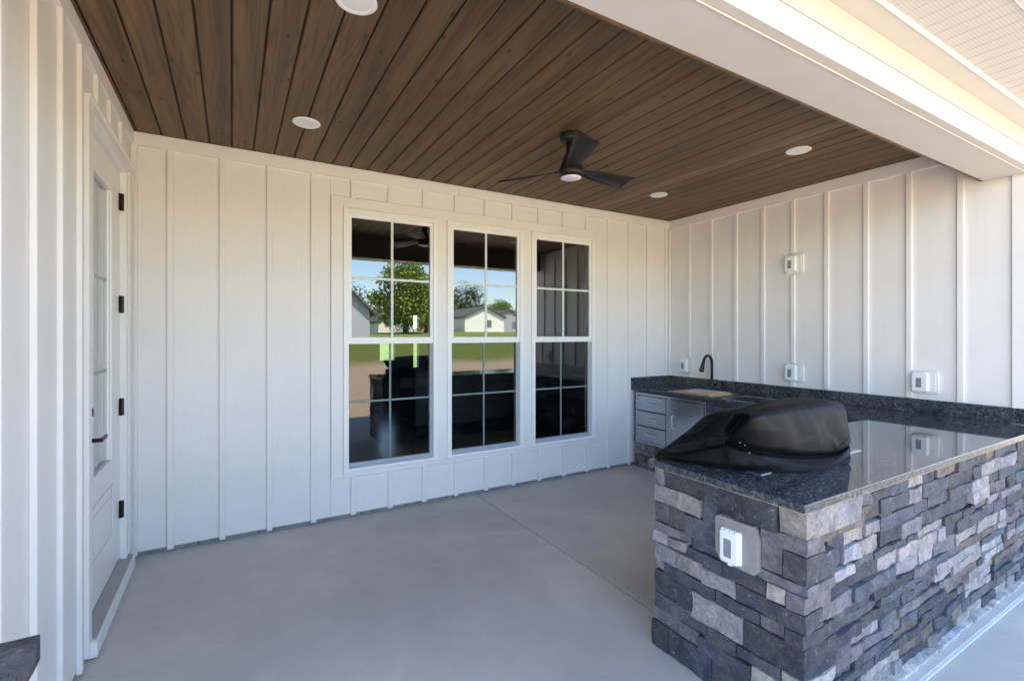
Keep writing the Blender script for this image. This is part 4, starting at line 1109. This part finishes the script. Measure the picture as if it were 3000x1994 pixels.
def outlet(yc, zc, label, xf=XR, plate=True, w=0.178, h=0.178, dy=0.022, big=False, group='weatherproof outlets on the right wall', dz=0.0):
    o = empty('weatherproof_outlet', (xf, yc, zc)); tag(o, label, 'outlet', group)
    x = xf
    if plate:
        at(o, link('mounting_block', xplate(rrect(w, h, 0.022), x - 0.024, x - 0.0008, yc, zc, 0.005), M['block']))
        at(o, link('block_face', xplate(rrect(w - 0.03, h - 0.03, 0.018), x - 0.030, x - 0.0242, yc, zc, 0.003), M['block'])); x -= 0.030
    cy = yc + dy; cw, chh = (0.105, 0.150) if not big else (0.088, 0.136)
    zc += dz
    at(o, link('base_plate', xplate(rrect(cw + 0.006, chh + 0.006, 0.01), x - 0.006, x - 0.0004, cy, zc, 0.002), M['white_plastic']))
    at(o, link('hinged_cover', xplate(rrect(cw, chh, 0.014), x - 0.028, x - 0.0062, cy, zc, 0.009), M['white_plastic'], smooth=False))
    at(o, link('cover_window', xplate(rrect(0.036, 0.078, 0.004), x - 0.0288, x - 0.0280, cy + 0.004, zc - 0.004, 0.0), M['dim_plastic']))
    for s in (-1.5, -0.5, 0.5, 1.5):
        at(o, link('hinge_knuckle', xplate(rrect(0.010, 0.008, 0.002), x - 0.024, x - 0.010, cy + s * 0.022, zc + chh / 2 + 0.002, 0.001), M['white_plastic']))
    at(o, link('latch_tab', xplate(rrect(0.02, 0.010, 0.003), x - 0.024, x - 0.012, cy - 0.004, zc - chh / 2 - 0.004, 0.001), M['white_plastic']))
    return o
outlet(2.704, 2.281, 'white weatherproof outlet high on the right wall, alone above the others', h=0.195)
outlet(2.704, 1.202, 'white weatherproof outlet above the backsplash, directly below the high one')
outlet(1.666, 1.199, 'largest white weatherproof outlet, nearest the camera on the right wall')
outlet(4.014, 1.200, 'small white weatherproof outlet between the corner and the black tap')
# plate and outlet on the stone end of the counter
o = outlet(1.304, 0.677, 'bright white weatherproof outlet on the stone end of the counter', xf=F - 0.017, plate=False, dy=0.0, big=True, group=None)
pl = [(-.099, .062), (-.078, .099), (.085, .099), (.099, .085), (.099, -.060), (.070, -.099), (-.085, -.099), (-.099, -.080)]
at(o, link('stone_plate', xplate(pl, F - 0.0165, F + 0.02, 1.290, 0.690, 0.003), M['plate']))

# ================================================================== INTERIOR BEHIND THE WINDOWS
rm = empty('living_room', (2.5, 7.5, 0)); tag(rm, 'dim living room behind the windows', kind='structure')
def pr_(*a, **k): return at(rm, box(*a, **k))
RY1 = 11.5
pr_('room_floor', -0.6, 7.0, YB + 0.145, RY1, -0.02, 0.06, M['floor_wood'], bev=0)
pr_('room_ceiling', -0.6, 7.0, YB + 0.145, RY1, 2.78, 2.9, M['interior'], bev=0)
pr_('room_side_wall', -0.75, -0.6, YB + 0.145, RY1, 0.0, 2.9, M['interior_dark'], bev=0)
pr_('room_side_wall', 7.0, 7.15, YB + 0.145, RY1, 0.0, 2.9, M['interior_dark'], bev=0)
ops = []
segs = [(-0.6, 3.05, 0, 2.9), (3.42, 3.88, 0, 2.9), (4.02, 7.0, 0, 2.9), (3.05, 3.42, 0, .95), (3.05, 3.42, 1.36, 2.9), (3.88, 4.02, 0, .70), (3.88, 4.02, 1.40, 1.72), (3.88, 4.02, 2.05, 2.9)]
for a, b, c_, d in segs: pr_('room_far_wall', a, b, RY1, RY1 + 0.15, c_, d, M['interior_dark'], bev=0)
bm = bmesh.new(); vs = [bm.verts.new(c) for c in ((2.9, 0, 0.6), (4.1, 0, 0.6), (4.1, 0, 2.2), (2.9, 0, 2.2))]; bm.faces.new(vs)
at(rm, link('far_window_glass', bm, M['glass_low'], loc=(0, RY1 + 0.16, 0)))
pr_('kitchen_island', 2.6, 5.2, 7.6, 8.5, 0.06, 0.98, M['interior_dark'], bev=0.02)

# ================================================================== THE YARD BEHIND THE CAMERA (seen mirrored in the windows)
def tree(x, y, h_, r_, seed, mat, label, clumps=26, trunk=0.28, nleaf=120):
    rg = random.Random(seed); z0 = gz(x, y)
    t = empty('tree', (x, y, z0)); tag(t, label, 'tree', 'trees beyond the lawn')
    bm = tube([(0, 0, -0.2), (0.1, 0, h_ * 0.3), (0, 0.1, h_ * 0.6)], [trunk, trunk * 0.7, trunk * 0.3], 8)
    for q in range(5):
        a = rg.uniform(0, 6.28); b2 = tube([(0, 0, h_ * rg.uniform(.25, .5)), (math.cos(a) * r_ * .6, math.sin(a) * r_ * .6, h_ * rg.uniform(.5, .85))], [trunk * .35, .04], 6)
        tmp = bpy.data.meshes.new('t'); b2.to_mesh(tmp); b2.free(); bm.from_mesh(tmp); bpy.data.meshes.remove(tmp)
    o = link('trunk', bm, M['bark']); o.parent = t
    verts, faces = [], []
    for c_ in range(clumps):
        a = rg.uniform(0, 6.28); rr = r_ * math.sqrt(rg.random()) * 0.8; zz = h_ * rg.uniform(0.18, 0.93)
        k_ = 1 - abs(zz / h_ - 0.5) * 1.2
        cx, cy = math.cos(a) * rr * k_, math.sin(a) * rr * k_; cr_ = r_ * rg.uniform(0.22, 0.4)
        for l in range(nleaf):
            d = Vector((rg.gauss(0, 1), rg.gauss(0, 1), rg.gauss(0, 0.8))).normalized() * cr_ * rg.random() ** 0.4
            p = Vector((cx, cy, zz)) + d; s = rg.uniform(0.08, 0.2) * (r_ / 5)
            u = Vector((rg.gauss(0, 1), rg.gauss(0, 1), rg.gauss(0, 1))).normalized(); v = u.cross(Vector((rg.gauss(0, 1), rg.gauss(0, 1), rg.gauss(0, 1)))).normalized()
            b0 = len(verts); verts += [p + u * s, p + v * s, p - u * s, p - v * s]; faces.append((b0, b0 + 1, b0 + 2, b0 + 3))
    me = bpy.data.meshes.new('crown'); me.from_pydata([tuple(v) for v in verts], [], faces); me.materials.append(mat)
    o = bpy.data.objects.new('crown', me); COL.objects.link(o); o.parent = t
def gable_house(x0, x1, yf, depth, zb, eave, apex, wall_m, label, gable=True):
    """gable end faces +y (towards the porch) at y = yf"""
    h = empty('house', ((x0 + x1) / 2, yf, zb)); tag(h, label, 'house')
    bm = bmesh.new(); xm = (x0 + x1) / 2
    f = [(x0, 0), (x1, 0), (x1, eave), (xm, apex), (x0, eave)]
    a = [bm.verts.new((x, yf, zb + z)) for x, z in f]; b = [bm.verts.new((x, yf - depth, zb + z)) for x, z in f]
    bm.faces.new(a); bm.faces.new(b[::-1])
    for i in range(5): bm.faces.new((a[i], a[(i + 1) % 5], b[(i + 1) % 5], b[i]))
    bmesh.ops.recalc_face_normals(bm, faces=bm.faces); at(h, link('wall', bm, wall_m))
    s = (apex - eave) / (xm - x0)
    for sgn in (-1, 1):
        xe = x0 - 0.4 if sgn < 0 else x1 + 0.4
        ze = eave - 0.4 * s
        bm = bmesh.new()
        pts = [(xe, ze), (xm, apex), (xm, apex + 0.18), (xe, ze + 0.18)]
        a = [bm.verts.new((x, yf + 0.35, zb + z + 0.01)) for x, z in pts]; b = [bm.verts.new((x, yf - depth - 0.35, zb + z + 0.01)) for x, z in pts]
        bm.faces.new(a); bm.faces.new(b[::-1])
        for i in range(4): bm.faces.new((a[i], a[(i + 1) % 4], b[(i + 1) % 4], b[i]))
        bmesh.ops.recalc_face_normals(bm, faces=bm.faces); at(h, link('roof_slope', bm, M['shingle']))
    wx = xm + 0.1 * (x1 - x0)
    at(h, box('window', wx - 0.5, wx + 0.5, yf + 0.01, yf + 0.06, zb + 0.8, zb + 2.0, M['interior_dark'], bev=0))
    return h

h = gable_house(32.6, 39.9, -62.5, 14, gz(36, -62), 2.5, 4.15, M['house_white'], 'cream gabled house across the lawn, mirrored in the middle window')
h = gable_house(1.0, 8.7, -27.0, 12, gz(5, -27), 2.35, 6.0, M['house_grey'], 'grey lap sided house at the left of the lawn, mirrored in the leftmost window')
h = gable_house(15.6, 17.8, -51.0, 4, gz(16, -51), 1.5, 2.3, M['house_white'], 'tiny white gabled shed far behind the big tree')
h = gable_house(41, 52, -72.0, 12, gz(44, -70), 2.4, 4.2, M['house_grey'], 'low grey house right of the cream house')
h = gable_house(22, 31, -85.0, 12, gz(30, -85), 2.4, 5.0, M['house_grey'], 'dark roofed house behind the cream house')
fn = empty('fence', (30, -68, gz(30, -68))); tag(fn, 'low brown board fence left of the cream house', 'fence')
for q in range(24):
    xx = 26.5 + q * 0.26
    at(fn, box('board', xx, xx + 0.24, -68.03, -68.0, gz(30, -68), gz(30, -68) + 1.5, M['wood_fence'], bev=0))
tree(16.2, -42.0, 7.6, 3.9, 1, M['leaf'], 'big bright green tree in the middle of the lawn', 60, 0.35, 260)
tree(20.0, -46.0, 6.4, 3.6, 2, M['leaf'], 'shorter green tree to the right of the big one', 44, 0.3, 220)
tree(45.5, -92.0, 11.0, 7.0, 3, M['leaf_dark'], 'tall dark tree left of the cream house', 30, 0.5, 130)
tree(51.0, -83.0, 7.0, 4.0, 4, M['leaf'], 'rounded green tree behind the cream house', 24, 0.4, 110)
tree(12.0, -58.0, 8.0, 3.2, 5, M['leaf_dark'], 'dark tree behind the grey house', 22, 0.4, 110)
tree(70.0, -95.0, 8.0, 6.0, 6, M['leaf_dark'], 'broad dark tree at the far right of the lawn', 24, 0.4, 110)

for q, (tx, ty, th, tr) in enumerate(((6, -75, 7, 5), (24, -100, 9, 6), (34, -108, 7.5, 5), (62, -110, 9, 7), (80, -100, 8, 6))):
    tree(tx, ty, th, tr, 20 + q, M['leaf_dark'] if q % 2 else M['leaf'], ('far green tree behind the grey house', 'far dark tree between the two middle houses', 'far bright tree behind the cream house roof', 'far dark tree right of the rounded tree', 'rightmost far green tree')[q], 16, 0.3, 90)
